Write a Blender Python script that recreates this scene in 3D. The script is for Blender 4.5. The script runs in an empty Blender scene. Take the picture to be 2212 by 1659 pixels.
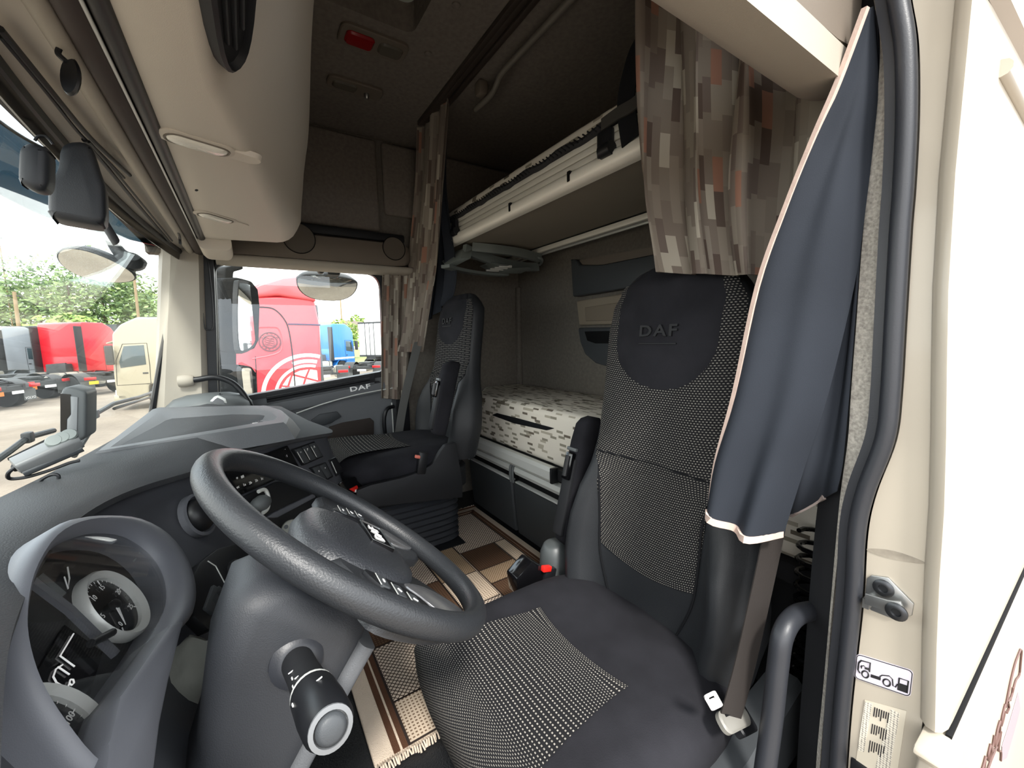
import bpy, bmesh, math, random
from mathutils import Vector, Matrix
V = Vector
PI = math.pi
sc = bpy.context.scene
COL = sc.collection
rnd = random.Random(7)

# ------------------------------------------------------------------ camera
W, H, F = 2212, 1659, 872.0
CAM = V((-1.33, 0.0, 1.25))
_yaw, _pit, _rol = (math.radians(a) for a in (33.0, 6.5, -1.3))
_fw = V((math.cos(_yaw)*math.cos(_pit), -math.sin(_yaw)*math.cos(_pit), -math.sin(_pit)))
_r0 = V((-math.sin(_yaw), -math.cos(_yaw), 0.0))
_u0 = _r0.cross(_fw)
_rt = _r0*math.cos(_rol) + _u0*math.sin(_rol)
_up = -_r0*math.sin(_rol) + _u0*math.cos(_rol)
cd = bpy.data.cameras.new('camera'); cam = bpy.data.objects.new('camera', cd); COL.objects.link(cam)
cam.matrix_world = Matrix(((_rt.x, _up.x, -_fw.x, CAM.x), (_rt.y, _up.y, -_fw.y, CAM.y), (_rt.z, _up.z, -_fw.z, CAM.z), (0, 0, 0, 1)))
cd.sensor_width = 36.0; cd.lens = F/W*36.0; cd.clip_start = 0.02; cd.clip_end = 600
sc.camera = cam

# ------------------------------------------------------------------ sky, sun, exposure
SKY = 3.3
w = bpy.data.worlds.new('overcast_sky'); sc.world = w; w.use_nodes = True
nt = w.node_tree; nt.nodes.clear()
wo = nt.nodes.new('ShaderNodeOutputWorld'); bg = nt.nodes.new('ShaderNodeBackground')
tc = nt.nodes.new('ShaderNodeTexCoord'); mp = nt.nodes.new('ShaderNodeMapping'); mp.inputs['Scale'].default_value = (1, 1, 2.2)
nz = nt.nodes.new('ShaderNodeTexNoise'); nz.inputs['Scale'].default_value = 1.6; nz.inputs['Detail'].default_value = 5
cr_ = nt.nodes.new('ShaderNodeValToRGB')
cr_.color_ramp.elements[0].position = 0.36; cr_.color_ramp.elements[0].color = (0.66, 0.76, 0.86, 1)
cr_.color_ramp.elements[1].position = 0.56; cr_.color_ramp.elements[1].color = (1.0, 0.985, 0.96, 1)
nt.links.new(tc.outputs['Generated'], mp.inputs['Vector']); nt.links.new(mp.outputs['Vector'], nz.inputs['Vector'])
nt.links.new(nz.outputs['Fac'], cr_.inputs['Fac']); nt.links.new(cr_.outputs['Color'], bg.inputs['Color'])
bg.inputs['Strength'].default_value = SKY
nt.links.new(bg.outputs['Background'], wo.inputs['Surface'])
sl = bpy.data.lights.new('hazy_sun', 'SUN'); sl.energy = 4.0; sl.angle = math.radians(9); sl.color = (1, 0.96, 0.9)
so = bpy.data.objects.new('hazy_sun', sl); COL.objects.link(so)
so.rotation_euler = V((0.62, -0.22, -0.75)).to_track_quat('-Z', 'Y').to_euler()
vs = sc.view_settings
vs.view_transform = 'Standard'; vs.look = 'None'; vs.gamma = 1.0; vs.use_curve_mapping = False; vs.exposure = 0.5
sc.cycles.max_bounces = 10; sc.cycles.diffuse_bounces = 5; sc.cycles.transparent_max_bounces = 16
sc.cycles.use_denoising = True; sc.cycles.sample_clamp_indirect = 8.0

# ------------------------------------------------------------------ pixel of the photograph -> point on a known plane of the cab
def _ray(px, py): return _fw*F + _rt*(px - W/2) - _up*(py - H/2)
def P(px, py, **k):
    d = _ray(px, py); (a, v), = k.items(); i = 'XYZ'.index(a)
    return CAM + d*((v - CAM[i])/d[i])
def PP(px, py, p0, n):
    d = _ray(px, py); n = V(n); return CAM + d*((V(p0) - CAM).dot(n)/d.dot(n))

# ------------------------------------------------------------------ mesh helpers
def B():
    bm = bmesh.new(); bm.loops.layers.uv.new('UVMap'); return bm
def _merge(bm, t):
    me = bpy.data.meshes.new('tmp'); t.to_mesh(me); t.free(); bm.from_mesh(me); bpy.data.meshes.remove(me)
def box(bm, c, s, bev=0.0, rot=None, seg=2):
    t = B(); bmesh.ops.create_cube(t, size=1.0)
    for v in t.verts: v.co = V((v.co.x*s[0], v.co.y*s[1], v.co.z*s[2]))
    if bev > 0: bmesh.ops.bevel(t, geom=list(t.edges), offset=min(bev, min(s)*0.49), segments=seg, profile=0.5, affect='EDGES')
    m = Matrix.Translation(V(c)) @ (rot.to_4x4() if rot else Matrix.Identity(4))
    for v in t.verts: v.co = m @ v.co
    _merge(bm, t); return bm
def bx(bm, x0, x1, y0, y1, z0, z1, bev=0.0, seg=2):
    return box(bm, ((x0+x1)/2, (y0+y1)/2, (z0+z1)/2), (abs(x1-x0), abs(y1-y0), abs(z1-z0)), bev, None, seg)
def prism(bm, poly, vec, bev=0.0, seg=2):
    t = B(); vs_ = [t.verts.new(V(p)) for p in poly]; f = t.faces.new(vs_)
    r = bmesh.ops.extrude_face_region(t, geom=[f])
    bmesh.ops.translate(t, verts=[e for e in r['geom'] if isinstance(e, bmesh.types.BMVert)], vec=V(vec))
    bmesh.ops.recalc_face_normals(t, faces=t.faces)
    if bev > 0: bmesh.ops.bevel(t, geom=list(t.edges), offset=bev, segments=seg, profile=0.5, affect='EDGES')
    _merge(bm, t); return bm
def loft(bm, rings, caps=True, closed=True, uv=None):
    n = len(rings[0]); vv = [[bm.verts.new(V(p)) for p in r] for r in rings]
    ul = bm.loops.layers.uv.active
    for i in range(len(vv)-1):
        for j in range(n if closed else n-1):
            k = (j+1) % n
            f = bm.faces.new((vv[i][j], vv[i][k], vv[i+1][k], vv[i+1][j]))
            if uv:
                for l, (a, b) in zip(f.loops, ((i, j), (i, j+1), (i+1, j+1), (i+1, j))):
                    l[ul].uv = (b/n*uv[0], a/(len(vv)-1)*uv[1])
    if caps and closed:
        bm.faces.new(vv[0]); bm.faces.new(vv[-1])
    return bm
def cr(pts, n=8, closed=False):
    pts = [V(p) for p in pts]; N = len(pts); out = []
    for i in range(N if closed else N-1):
        g = (lambda k: pts[k % N]) if closed else (lambda k: pts[max(0, min(N-1, k))])
        a, b, c, d = g(i-1), g(i), g(i+1), g(i+2)
        for k in range(n):
            t = k/n
            out.append(0.5*((2*b) + (c-a)*t + (2*a-5*b+4*c-d)*t*t + (3*b-a-3*c+d)*t*t*t))
    if not closed: out.append(pts[-1])
    return out
def tube(bm, pts, r, n=10, closed=False, flat=None, up=None):
    """round (or flat=(w,h) rectangular) section swept along pts"""
    pts = [V(p) for p in pts]; N = len(pts); rings = []
    tan = []
    for i in range(N):
        a = pts[(i-1) % N] if closed else pts[max(0, i-1)]; b = pts[(i+1) % N] if closed else pts[min(N-1, i+1)]
        tan.append((b-a).normalized())
    ref = V(up) if up else (V((0, 0, 1)) if abs(tan[0].z) < 0.9 else V((0, 1, 0)))
    nrm = (ref - tan[0]*ref.dot(tan[0])).normalized()
    for i in range(N):
        nrm = (nrm - tan[i]*nrm.dot(tan[i])).normalized()
        if up:
            q = (V(up) - tan[i]*V(up).dot(tan[i]))
            if q.length > 1e-4: nrm = q.normalized()
        bi = tan[i].cross(nrm); ri = r[i] if isinstance(r, (list, tuple)) else r
        if flat:
            ring = [pts[i] + bi*(sx*flat[0]/2) + nrm*(sy*flat[1]/2) for sx, sy in ((1, 1), (-1, 1), (-1, -1), (1, -1))]
        else:
            ring = [pts[i] + (nrm*math.cos(2*PI*k/n) + bi*math.sin(2*PI*k/n))*ri for k in range(n)]
        rings.append(ring)
    if closed: rings.append(rings[0]); return loft(bm, rings, caps=False)
    return loft(bm, rings)
def basis(axis):
    a = V(axis).normalized(); ref = V((0, 0, 1)) if abs(a.z) < 0.9 else V((0, 1, 0))
    x = ref.cross(a).normalized(); return x, a.cross(x), a
def lathe(bm, prof, c, axis, n=24, sx=1.0, sy=1.0, xdir=None):
    x, y, a = basis(axis)
    if xdir: x = (V(xdir) - a*V(xdir).dot(a)).normalized(); y = a.cross(x)
    c = V(c); rings = [[c + a*h + x*(r*sx*math.cos(2*PI*k/n)) + y*(r*sy*math.sin(2*PI*k/n)) for k in range(n)] for r, h in prof]
    return loft(bm, rings)
def grid(bm, fn, nu, nv, thick=0.0, uv=(1, 1)):
    t = B(); ul = t.loops.layers.uv.active
    vv = [[t.verts.new(V(fn(i/nu, j/nv))) for j in range(nv+1)] for i in range(nu+1)]
    for i in range(nu):
        for j in range(nv):
            f = t.faces.new((vv[i][j], vv[i+1][j], vv[i+1][j+1], vv[i][j+1]))
            for l, (a, b) in zip(f.loops, ((i, j), (i+1, j), (i+1, j+1), (i, j+1))): l[ul].uv = (a/nu*uv[0], b/nv*uv[1])
    t.normal_update()
    if thick: bmesh.ops.solidify(t, geom=list(t.faces), thickness=thick)
    _merge(bm, t); return bm
def rring(c, ex, ey, w_, h_, r, n=5):
    """rounded-rectangle ring, width w_ along ex and height h_ along ey"""
    c, ex, ey = V(c), V(ex), V(ey); r = min(r, w_/2*0.999, h_/2*0.999); out = []
    for sx, sy, a0 in ((1, 1, 0), (-1, 1, 90), (-1, -1, 180), (1, -1, 270)):
        for k in range(n+1):
            a = math.radians(a0 + 90*k/n)
            out.append(c + ex*(sx*(w_/2-r) + r*math.cos(a)) + ey*(sy*(h_/2-r) + r*math.sin(a)))
    return out
def rplate(bm, c, ex, ey, w_, h_, r, depth, bev=0.0):
    """rounded-rectangle plate whose front face is at c, thickness away from the ex x ey normal"""
    n = V(ex).cross(V(ey)).normalized()
    if bev: return loft(bm, [rring(V(c)-n*depth, ex, ey, w_, h_, r), rring(V(c)-n*bev, ex, ey, w_, h_, r), rring(c, ex, ey, w_-2*bev, h_-2*bev, max(r-bev, bev*0.5))])
    return loft(bm, [rring(V(c)-n*depth, ex, ey, w_, h_, r), rring(c, ex, ey, w_, h_, r)])
def frame(bm, outer, inner, vec):
    """solid frame between two equal-length rings, extruded by vec"""
    vec = V(vec); o0 = [V(p) for p in outer]; i0 = [V(p) for p in inner]
    rings = [o0, [p+vec for p in o0], [p+vec for p in i0], i0, o0]
    return loft(bm, rings, caps=False)

# ------------------------------------------------------------------ scene-tree helpers
ORG = {}
def _props(o, label, cat, group, kind):
    if label: o['label'] = label
    if cat: o['category'] = cat
    if group: o['group'] = group
    if kind: o['kind'] = kind
def thing(name, label, cat, loc=(0, 0, 0), group=None, local=False, rot=None):
    o = bpy.data.objects.new(name, None); COL.objects.link(o); o.empty_display_size = 0.05
    o.location = loc; ORG[o.name] = V((0, 0, 0)) if local else V(loc)
    if rot is not None: o.rotation_euler = rot
    _props(o, label, cat, group, None); return o
def mk(name, bm, mat, parent=None, label=None, cat=None, group=None, kind=None, ang=38, smooth=True):
    me = bpy.data.meshes.new(name); bmesh.ops.recalc_face_normals(bm, faces=bm.faces)
    bm.to_mesh(me); bm.free()
    if smooth:
        me.polygons.foreach_set('use_smooth', [True]*len(me.polygons)); me.set_sharp_from_angle(angle=math.radians(ang))
    xs = [v.co for v in me.vertices]
    lo = V((min(v.x for v in xs), min(v.y for v in xs), min(v.z for v in xs))); hi = V((max(v.x for v in xs), max(v.y for v in xs), max(v.z for v in xs)))
    c = (lo+hi)/2
    me.transform(Matrix.Translation(-c))
    o = bpy.data.objects.new(name, me); COL.objects.link(o)
    if parent: o.parent = parent; o.location = c - ORG[parent.name]
    else: o.location = c
    ORG[o.name] = c
    for m in (mat if isinstance(mat, (list, tuple)) else [mat]): me.materials.append(m)
    _props(o, label, cat, group, kind); return o
def copy_tree(o, parent=None):
    c = o.copy(); COL.objects.link(c); c.parent = parent
    for ch in list(o.children): copy_tree(ch, c)
    return c
def text(name, s, org, ex, ey, size, mat, parent, ext=0.0006, bold=0.0, align='CENTER', spacing=1.0, label=None, shear=0.0, sx=1.0):
    cu = bpy.data.curves.new('t', 'FONT'); cu.body = s; cu.size = 1.0; cu.extrude = ext/size; cu.offset = bold
    cu.align_x = align; cu.align_y = 'CENTER'; cu.space_character = spacing; cu.shear = shear; cu.resolution_u = 3
    to = bpy.data.objects.new('t', cu); COL.objects.link(to)
    me = bpy.data.meshes.new_from_object(to.evaluated_get(bpy.context.evaluated_depsgraph_get()))
    bpy.data.objects.remove(to); bpy.data.curves.remove(cu)
    ex, ey, org = V(ex).normalized(), V(ey).normalized(), V(org); n = ex.cross(ey)
    bm = B(); bm.from_mesh(me); bpy.data.meshes.remove(me)
    for v in bm.verts: v.co = org + ex*(v.co.x*size*sx) + ey*(v.co.y*size) + n*(v.co.z*size)
    return mk(name, bm, mat, parent, label=label, smooth=False)

# ------------------------------------------------------------------ materials
def lin(c):
    if isinstance(c, str): c = tuple(int(c[i:i+2], 16)/255 for i in (0, 2, 4))
    return tuple(((x/12.92) if x <= 0.04045 else ((x+0.055)/1.055)**2.4) for x in c) + (1.0,)
def _new(name):
    m = bpy.data.materials.new(name); m.use_nodes = True; t = m.node_tree
    return m, t, t.nodes['Principled BSDF']
def _bump(t, bs, src, strength, dist):
    b = t.nodes.new('ShaderNodeBump'); b.inputs['Strength'].default_value = strength; b.inputs['Distance'].default_value = dist
    t.links.new(src, b.inputs['Height']); t.links.new(b.outputs['Normal'], bs.inputs['Normal']); return b
def _ramp(t, stops, const=False):
    r = t.nodes.new('ShaderNodeValToRGB'); e = r.color_ramp.elements
    if const: r.color_ramp.interpolation = 'CONSTANT'
    while len(e) < len(stops): e.new(0.5)
    for k, (p, c) in enumerate(stops): e[k].position = p; e[k].color = lin(c)
    return r
def M(name, col, rough=0.6, metal=0.0, bump=0.0, bscale=300.0, spec=0.5, var=0.0, vscale=6.0, coat=0.0, dist=0.002):
    m, t, bs = _new(name)
    bs.inputs['Base Color'].default_value = lin(col); bs.inputs['Roughness'].default_value = rough
    bs.inputs['Metallic'].default_value = metal; bs.inputs['Specular IOR Level'].default_value = spec
    if coat: bs.inputs['Coat Weight'].default_value = coat; bs.inputs['Coat Roughness'].default_value = 0.08
    if bump or var: co = t.nodes.new('ShaderNodeTexCoord')
    if bump:
        n = t.nodes.new('ShaderNodeTexNoise'); n.inputs['Scale'].default_value = bscale; n.inputs['Detail'].default_value = 2
        t.links.new(co.outputs['Object'], n.inputs['Vector']); _bump(t, bs, n.outputs['Fac'], bump, dist)
    if var:
        n = t.nodes.new('ShaderNodeTexNoise'); n.inputs['Scale'].default_value = vscale; n.inputs['Detail'].default_value = 4
        t.links.new(co.outputs['Object'], n.inputs['Vector'])
        c = lin(col); r = t.nodes.new('ShaderNodeValToRGB')
        r.color_ramp.elements[0].position = 0.3; r.color_ramp.elements[0].color = tuple(x*(1-var) for x in c[:3])+(1,)
        r.color_ramp.elements[1].position = 0.7; r.color_ramp.elements[1].color = tuple(min(1, x*(1+var)) for x in c[:3])+(1,)
        t.links.new(n.outputs['Fac'], r.inputs['Fac']); t.links.new(r.outputs['Color'], bs.inputs['Base Color'])
    return m
def math_(t, op, a, b=None):
    n = t.nodes.new('ShaderNodeMath'); n.operation = op
    for i, x in enumerate((a, b)):
        if x is None: continue
        if isinstance(x, (int, float)): n.inputs[i].default_value = x
        else: t.links.new(x, n.inputs[i])
    return n.outputs[0]
def dash_mat(name, cw, ch, stops, rough=0.85, along='v', bump=0.15):
    """woven cloth: columns cw wide of cells ch long, each cell one tone of the constant ramp (UV in metres)"""
    m, t, bs = _new(name); bs.inputs['Roughness'].default_value = rough; bs.inputs['Specular IOR Level'].default_value = 0.15
    uv = t.nodes.new('ShaderNodeTexCoord'); sp = t.nodes.new('ShaderNodeSeparateXYZ'); t.links.new(uv.outputs['UV'], sp.inputs[0])
    a, b = (sp.outputs[0], sp.outputs[1]) if along == 'v' else (sp.outputs[1], sp.outputs[0])
    ca = math_(t, 'FLOOR', math_(t, 'DIVIDE', a, cw))
    wn = t.nodes.new('ShaderNodeTexWhiteNoise'); wn.noise_dimensions = '1D'; t.links.new(ca, wn.inputs['W'])
    cb = math_(t, 'FLOOR', math_(t, 'ADD', math_(t, 'DIVIDE', b, ch), wn.outputs['Value']))
    cx = t.nodes.new('ShaderNodeCombineXYZ'); t.links.new(ca, cx.inputs[0]); t.links.new(cb, cx.inputs[1])
    w2 = t.nodes.new('ShaderNodeTexWhiteNoise'); w2.noise_dimensions = '2D'; t.links.new(cx.outputs[0], w2.inputs['Vector'])
    r = _ramp(t, stops, True); t.links.new(w2.outputs['Value'], r.inputs['Fac']); t.links.new(r.outputs['Color'], bs.inputs['Base Color'])
    n = t.nodes.new('ShaderNodeTexNoise'); n.inputs['Scale'].default_value = 900; t.links.new(uv.outputs['Object'], n.inputs['Vector'])
    _bump(t, bs, n.outputs['Fac'], bump, 0.001)
    return m
def weave_mat(name, bg_, fg, sx, sy, fill=(0.62, 0.42), rough=0.9, scale2=None):
    """seat cloth: offset rows of short light stitches on dark ground (UV in metres)"""
    m, t, bs = _new(name); bs.inputs['Roughness'].default_value = rough; bs.inputs['Specular IOR Level'].default_value = 0.15
    uv = t.nodes.new('ShaderNodeTexCoord'); br = t.nodes.new('ShaderNodeTexBrick'); t.links.new(uv.outputs['UV'], br.inputs['Vector'])
    br.inputs['Scale'].default_value = 1.0; br.inputs['Brick Width'].default_value = sx; br.inputs['Row Height'].default_value = sy
    br.inputs['Mortar Size'].default_value = sy*fill[1]; br.inputs['Mortar Smooth'].default_value = 0.3; br.offset = 0.5
    br.inputs['Color1'].default_value = lin(fg); br.inputs['Color2'].default_value = tuple(x*0.75 for x in lin(fg)[:3])+(1,); br.inputs['Mortar'].default_value = lin(bg_)
    t.links.new(br.outputs['Color'], bs.inputs['Base Color']); _bump(t, bs, br.outputs['Fac'], 0.35, 0.001).invert = True
    return m
def glass_mat(name, tint=(1, 1, 1), refl=0.06, rough=0.0):
    m = bpy.data.materials.new(name); m.use_nodes = True; t = m.node_tree; t.nodes.clear()
    o = t.nodes.new('ShaderNodeOutputMaterial'); tr = t.nodes.new('ShaderNodeBsdfTransparent'); gl = t.nodes.new('ShaderNodeBsdfGlossy'); mx = t.nodes.new('ShaderNodeMixShader'); lw = t.nodes.new('ShaderNodeLayerWeight')
    lw.inputs['Blend'].default_value = 0.5; gl.inputs['Roughness'].default_value = rough
    tr.inputs['Color'].default_value = tuple(tint)+(1,); gl.inputs['Color'].default_value = (1, 1, 1, 1)
    f = math_(t, 'ADD', math_(t, 'MULTIPLY', math_(t, 'POWER', lw.outputs['Facing'], 4.0), 0.35), refl*0.6)
    t.links.new(f, mx.inputs['Fac']); t.links.new(tr.outputs[0], mx.inputs[1]); t.links.new(gl.outputs[0], mx.inputs[2]); t.links.new(mx.outputs[0], o.inputs['Surface'])
    return m

m_felt = M('headliner_felt', '766f68', 0.95, bump=0.5, bscale=700, spec=0.1, var=0.12, vscale=60, dist=0.001)
m_feltd = M('dark_wall_felt', '6d6861', 0.95, bump=0.5, bscale=700, spec=0.1, var=0.12, vscale=60, dist=0.001)
m_beige = M('beige_moulded_plastic', 'cbc3b7', 0.62, bump=0.25, bscale=900, spec=0.35, dist=0.001)
m_beige2 = M('grey_beige_pillar_plastic', 'a39c90', 0.62, bump=0.2, bscale=900, spec=0.35, dist=0.001)
m_taupe = M('taupe_speaker_panel', '6b6258', 0.6, bump=0.25, bscale=900, spec=0.3, dist=0.001)
m_dash = M('dash_grain_grey', '5b5d60', 0.55, bump=0.6, bscale=520, spec=0.4, dist=0.001)
m_fascia = M('fascia_satin_grey', '5c5e64', 0.45, bump=0.12, bscale=900, spec=0.4, dist=0.001)
m_black = M('black_plastic', '17181b', 0.42, spec=0.4)
m_blackm = M('black_matt_plastic', '1c1d20', 0.62, bump=0.2, bscale=800, spec=0.35, dist=0.001)
m_void = M('black_recess', '0b0b0d', 0.7, spec=0.2)
m_rubber = M('black_rubber_seal', '2a2c31', 0.42, bump=0.08, bscale=500, spec=0.45)
m_wheelr = M('wheel_soft_grain', '27292c', 0.42, bump=0.5, bscale=430, spec=0.5, dist=0.001)
m_hub = M('airbag_grain', '2b2d31', 0.4, bump=0.8, bscale=330, spec=0.5, dist=0.0012)
m_gloss = M('gloss_black', '0c0c0e', 0.12, spec=0.6)
m_silver = M('satin_silver', 'd6d8d4', 0.38, metal=0.25)
m_alu = M('anodised_aluminium', 'd9d6cb', 0.34, metal=0.2, spec=0.5)
m_aluw = M('white_aluminium', 'f0ede2', 0.42, metal=0.15, spec=0.5)
m_grey = M('mid_grey_plastic', '5b5f60', 0.5, bump=0.15, bscale=800, spec=0.4, dist=0.001)
m_greyd = M('dark_grey_locker', '3c3f42', 0.5, bump=0.2, bscale=900, spec=0.4, dist=0.001)
m_rack = M('grey_green_rack_plastic', '6d7472', 0.42, spec=0.45)
m_cream = M('cream_car_paint', 'aea698', 0.32, spec=0.5, var=0.04, vscale=4, coat=0.3)
m_white = M('white_print', 'f2f2f0', 0.5)
m_greyprint = M('grey_print', '9a9a98', 0.5)
m_dkprint = M('dark_print', '1b1a1e', 0.6)
m_red = M('red_plastic', 'd8261f', 0.35, spec=0.5)
m_redl = M('red_lens', '8a0f12', 0.15, spec=0.6)
m_lens = M('clear_ribbed_lens', 'efece2', 0.15, spec=0.6, bump=0.6, bscale=160)
m_lensd = M('smoked_lens', '5b574e', 0.2, spec=0.6)
m_suede = M('black_suede', '232327', 0.92, bump=0.25, bscale=400, spec=0.15, var=0.25, vscale=9)
m_vinyl = M('black_leatherette', '232528', 0.52, bump=0.5, bscale=600, spec=0.4, dist=0.001)
m_lining = M('black_curtain_lining', '262a31', 0.85, bump=0.12, bscale=600, spec=0.2, var=0.12, vscale=5)
m_piping = M('pink_white_edging', 'bda79c', 0.8, bump=0.2, bscale=300, var=0.08, vscale=40)
m_belt = M('brown_black_webbing', '2a2624', 0.75, bump=0.3, bscale=900, spec=0.25)
m_net = M('black_mesh_net', '232325', 0.9, bump=0.6, bscale=420)
m_strap = M('black_webbing', '141518', 0.8, spec=0.2)
m_stripgrey = M('grey_knit_trim', 'a8a49c', 0.95, bump=0.9, bscale=170, spec=0.1, var=0.3, vscale=220, dist=0.002)
m_floorv = M('black_studded_vinyl', '1a1b1d', 0.35, bump=0.9, bscale=260, spec=0.5, dist=0.002)
m_steel = M('zinc_steel', 'a9abab', 0.3, metal=0.9, var=0.1, vscale=30)
m_steeld = M('dark_bolt_steel', '45474a', 0.35, metal=0.8)
m_mirror = M('mirror_glass', 'e8ebe8', 0.02, metal=1.0)
m_glass = glass_mat('window_glass', (0.95, 0.975, 0.97), 0.05)
m_visor = glass_mat('blue_tinted_visor', (0.12, 0.165, 0.19), 0.06)
m_dialglass = glass_mat('instrument_glass', (0.9, 0.9, 0.9), 0.08)
STOP_C = [(0.0, '7d746a'), (0.2, '857c71'), (0.38, '776d64'), (0.56, '8a8277'), (0.72, '6b6059'), (0.82, 'a69f92'), (0.90, '8e6a5a'), (0.94, '5a4e47')]
m_curtain = dash_mat('patterned_curtain', 0.013, 0.085, STOP_C)
m_mattress = dash_mat('mattress_cover', 0.011, 0.042, [(0, 'dad4c8'), (0.70, '8c8779'), (0.82, '6d655a'), (0.88, 'dad4c8'), (0.96, 'aaa394')], along='u')
m_weave = weave_mat('seat_weave', '1f1f21', 'a9a49b', 0.0085, 0.0062)
m_weave2 = weave_mat('seat_weave_ribbed', '1d1d1f', '8d8a84', 0.05, 0.0095, (0.6, 0.5))
# ================================================================== THE CAB SHELL
FZ = 0.22            # cab floor
CZ = 2.36            # headliner
def uvbox(bm, s=1.0):
    ul = bm.loops.layers.uv.active; bm.normal_update()
    for f in bm.faces:
        n = f.normal; a = max(range(3), key=lambda i: abs(n[i]))
        for l in f.loops:
            c = l.vert.co; l[ul].uv = ((c.y, c.z), (c.x, c.z), (c.x, c.y))[a]
    return bm
def structure(name, label, cat):
    o = thing(name, label, cat); o['kind'] = 'structure'; return o

bm = B(); bx(bm, -1.10, 1.10, -1.66, 0.52, FZ-0.06, FZ)
mk('floor', bm, m_floorv, label='black studded vinyl floor of the truck cab', cat='floor', kind='structure')
bm = B(); bx(bm, -1.16, 1.12, -1.70, -1.63, FZ, CZ+0.06)
mk('wall_rear', bm, m_feltd, label='brown felt rear wall behind the bunks', cat='wall', kind='structure')
bm = B()
bx(bm, 1.07, 1.13, -1.63, -0.78, FZ, CZ+0.06); bx(bm, 1.06, 1.13, -0.78, 0.34, 1.66, CZ+0.06)
bx(bm, 1.035, 1.075, -1.63, -1.60, FZ, 1.60, 0.01)
wr = mk('wall_right', bm, m_feltd, label='brown felt side wall around the far door', cat='wall', kind='structure')
bm = B(); bx(bm, 1.03, 1.065, -0.68, -0.27, 1.86, 2.345, 0.022, 3); mk('padded_panel', bm, m_felt, wr)
bm = B(); bx(bm, 1.03, 1.065, -1.55, -0.71, 1.96, 2.345, 0.02, 3); mk('padded_panel', bm, m_felt, wr)
# ceiling with the hatch opening
HX0, HX1, HY0, HY1 = -0.50, 0.20, -0.60, -0.10
bm = B()
bx(bm, -1.16, HX0, -1.64, 0.40, CZ, CZ+0.06); bx(bm, HX1, 1.13, -1.64, 0.40, CZ, CZ+0.06)
bx(bm, HX0, HX1, -1.64, HY0, CZ, CZ+0.06); bx(bm, HX0, HX1, HY1, 0.40, CZ, CZ+0.06)
ce = mk('ceiling', bm, m_felt, label='brown felt headliner of the cab', cat='ceiling', kind='structure')
for p in ((925, 115), (985, 10), (865, 212)):
    bm = B(); lathe(bm, [(0.014, 0.0), (0.014, -0.004), (0.009, -0.007)], P(*p, Z=CZ), (0, 0, 1), 14); mk('trim_clip', bm, m_felt, ce)
# roof over the header and front wall under the windscreen (close the shell; hidden lower wall added to block light)
bm = B(); bx(bm, -1.16, 1.13, 0.305, 0.335, 1.685, CZ+0.06); bx(bm, -1.16, 1.13, 0.44, 0.50, FZ-0.06, 0.84)
mk('wall_front', bm, m_blackm, label='front bulkhead above and below the windscreen', cat='wall', kind='structure')

# roof hatch
t = thing('roof_hatch', 'square roof hatch recess with grey-green blind in the headliner', 'roof hatch', ((HX0+HX1)/2, (HY0+HY1)/2, CZ))
bm = B(); o_ = rring((-0.15, -0.35, CZ-0.006), (1, 0, 0), (0, 1, 0), 0.74, 0.54, 0.05); i_ = rring((-0.15, -0.35, CZ-0.006), (1, 0, 0), (0, 1, 0), 0.69, 0.49, 0.035)
frame(bm, o_, i_, (0, 0, 0.15)); mk('frame', bm, m_felt, t)
bm = B(); bx(bm, HX0, HX1, HY0, HY1, CZ+0.13, CZ+0.15); ld = mk('lid', bm, M('grey_green_blind', '59604f', 0.6), t)
bm = B(); lathe(bm, [(0.085, 0), (0.085, -0.012), (0.06, -0.02)], P(878, -8, Z=CZ+0.11), (0, 0, 1), 24); mk('vent_disc', bm, M('pale_vent', 'b9c4bb', 0.5), ld)
bm = B(); bx(bm, 0.05, 0.075, HY0+0.01, HY1-0.01, CZ+0.07, CZ+0.125, 0.004); bx(bm, -0.48, 0.05, -0.43, -0.36, CZ+0.1, CZ+0.128, 0.004); mk('crossbar', bm, m_black, t)

# lamps of the headliner
def ceiling_lamp(pc, wx, wy, name, label):
    c = V(pc); t = thing(name, label, 'ceiling lamp', (c.x, c.y, CZ))
    bm = B(); rplate(bm, (c.x, c.y, CZ-0.012), (0, 1, 0), (1, 0, 0), wy, wx, 0.03, 0.012, 0.004); mk('housing', bm, m_taupe, t)
    return t, c
c1 = P(808, 98, Z=CZ-0.012)
t, c = ceiling_lamp(c1, 0.115, 0.245, 'ceiling_lamp', 'ceiling lamp with one red and one clear lens beside the hatch')
bm = B(); rplate(bm, (c.x, c.y+0.052, CZ-0.021), (0, 1, 0), (1, 0, 0), 0.10, 0.07, 0.018, 0.02, 0.006); mk('lens', bm, m_redl, t, label='red lens')
bm = B(); rplate(bm, (c.x, c.y-0.06, CZ-0.019), (0, 1, 0), (1, 0, 0), 0.09, 0.066, 0.02, 0.02, 0.006); mk('lens', bm, m_lensd, t, label='smoked clear lens')
c1 = P(768, 193, Z=CZ-0.012)
t, c = ceiling_lamp(c1, 0.09, 0.23, 'ceiling_lamp', 'small dark ceiling lamp with a chrome stud nearer the far wall')
bm = B(); rplate(bm, (c.x, c.y+0.045, CZ-0.018), (0, 1, 0), (1, 0, 0), 0.10, 0.055, 0.018, 0.02, 0.006); mk('lens', bm, m_lensd, t)
bm = B(); lathe(bm, [(0.012, 0.01), (0.012, -0.012), (0.006, -0.02)], (c.x+0.012, c.y-0.05, CZ-0.012), (0, 0, 1), 12); mk('stud', bm, m_steel, t)

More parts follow.
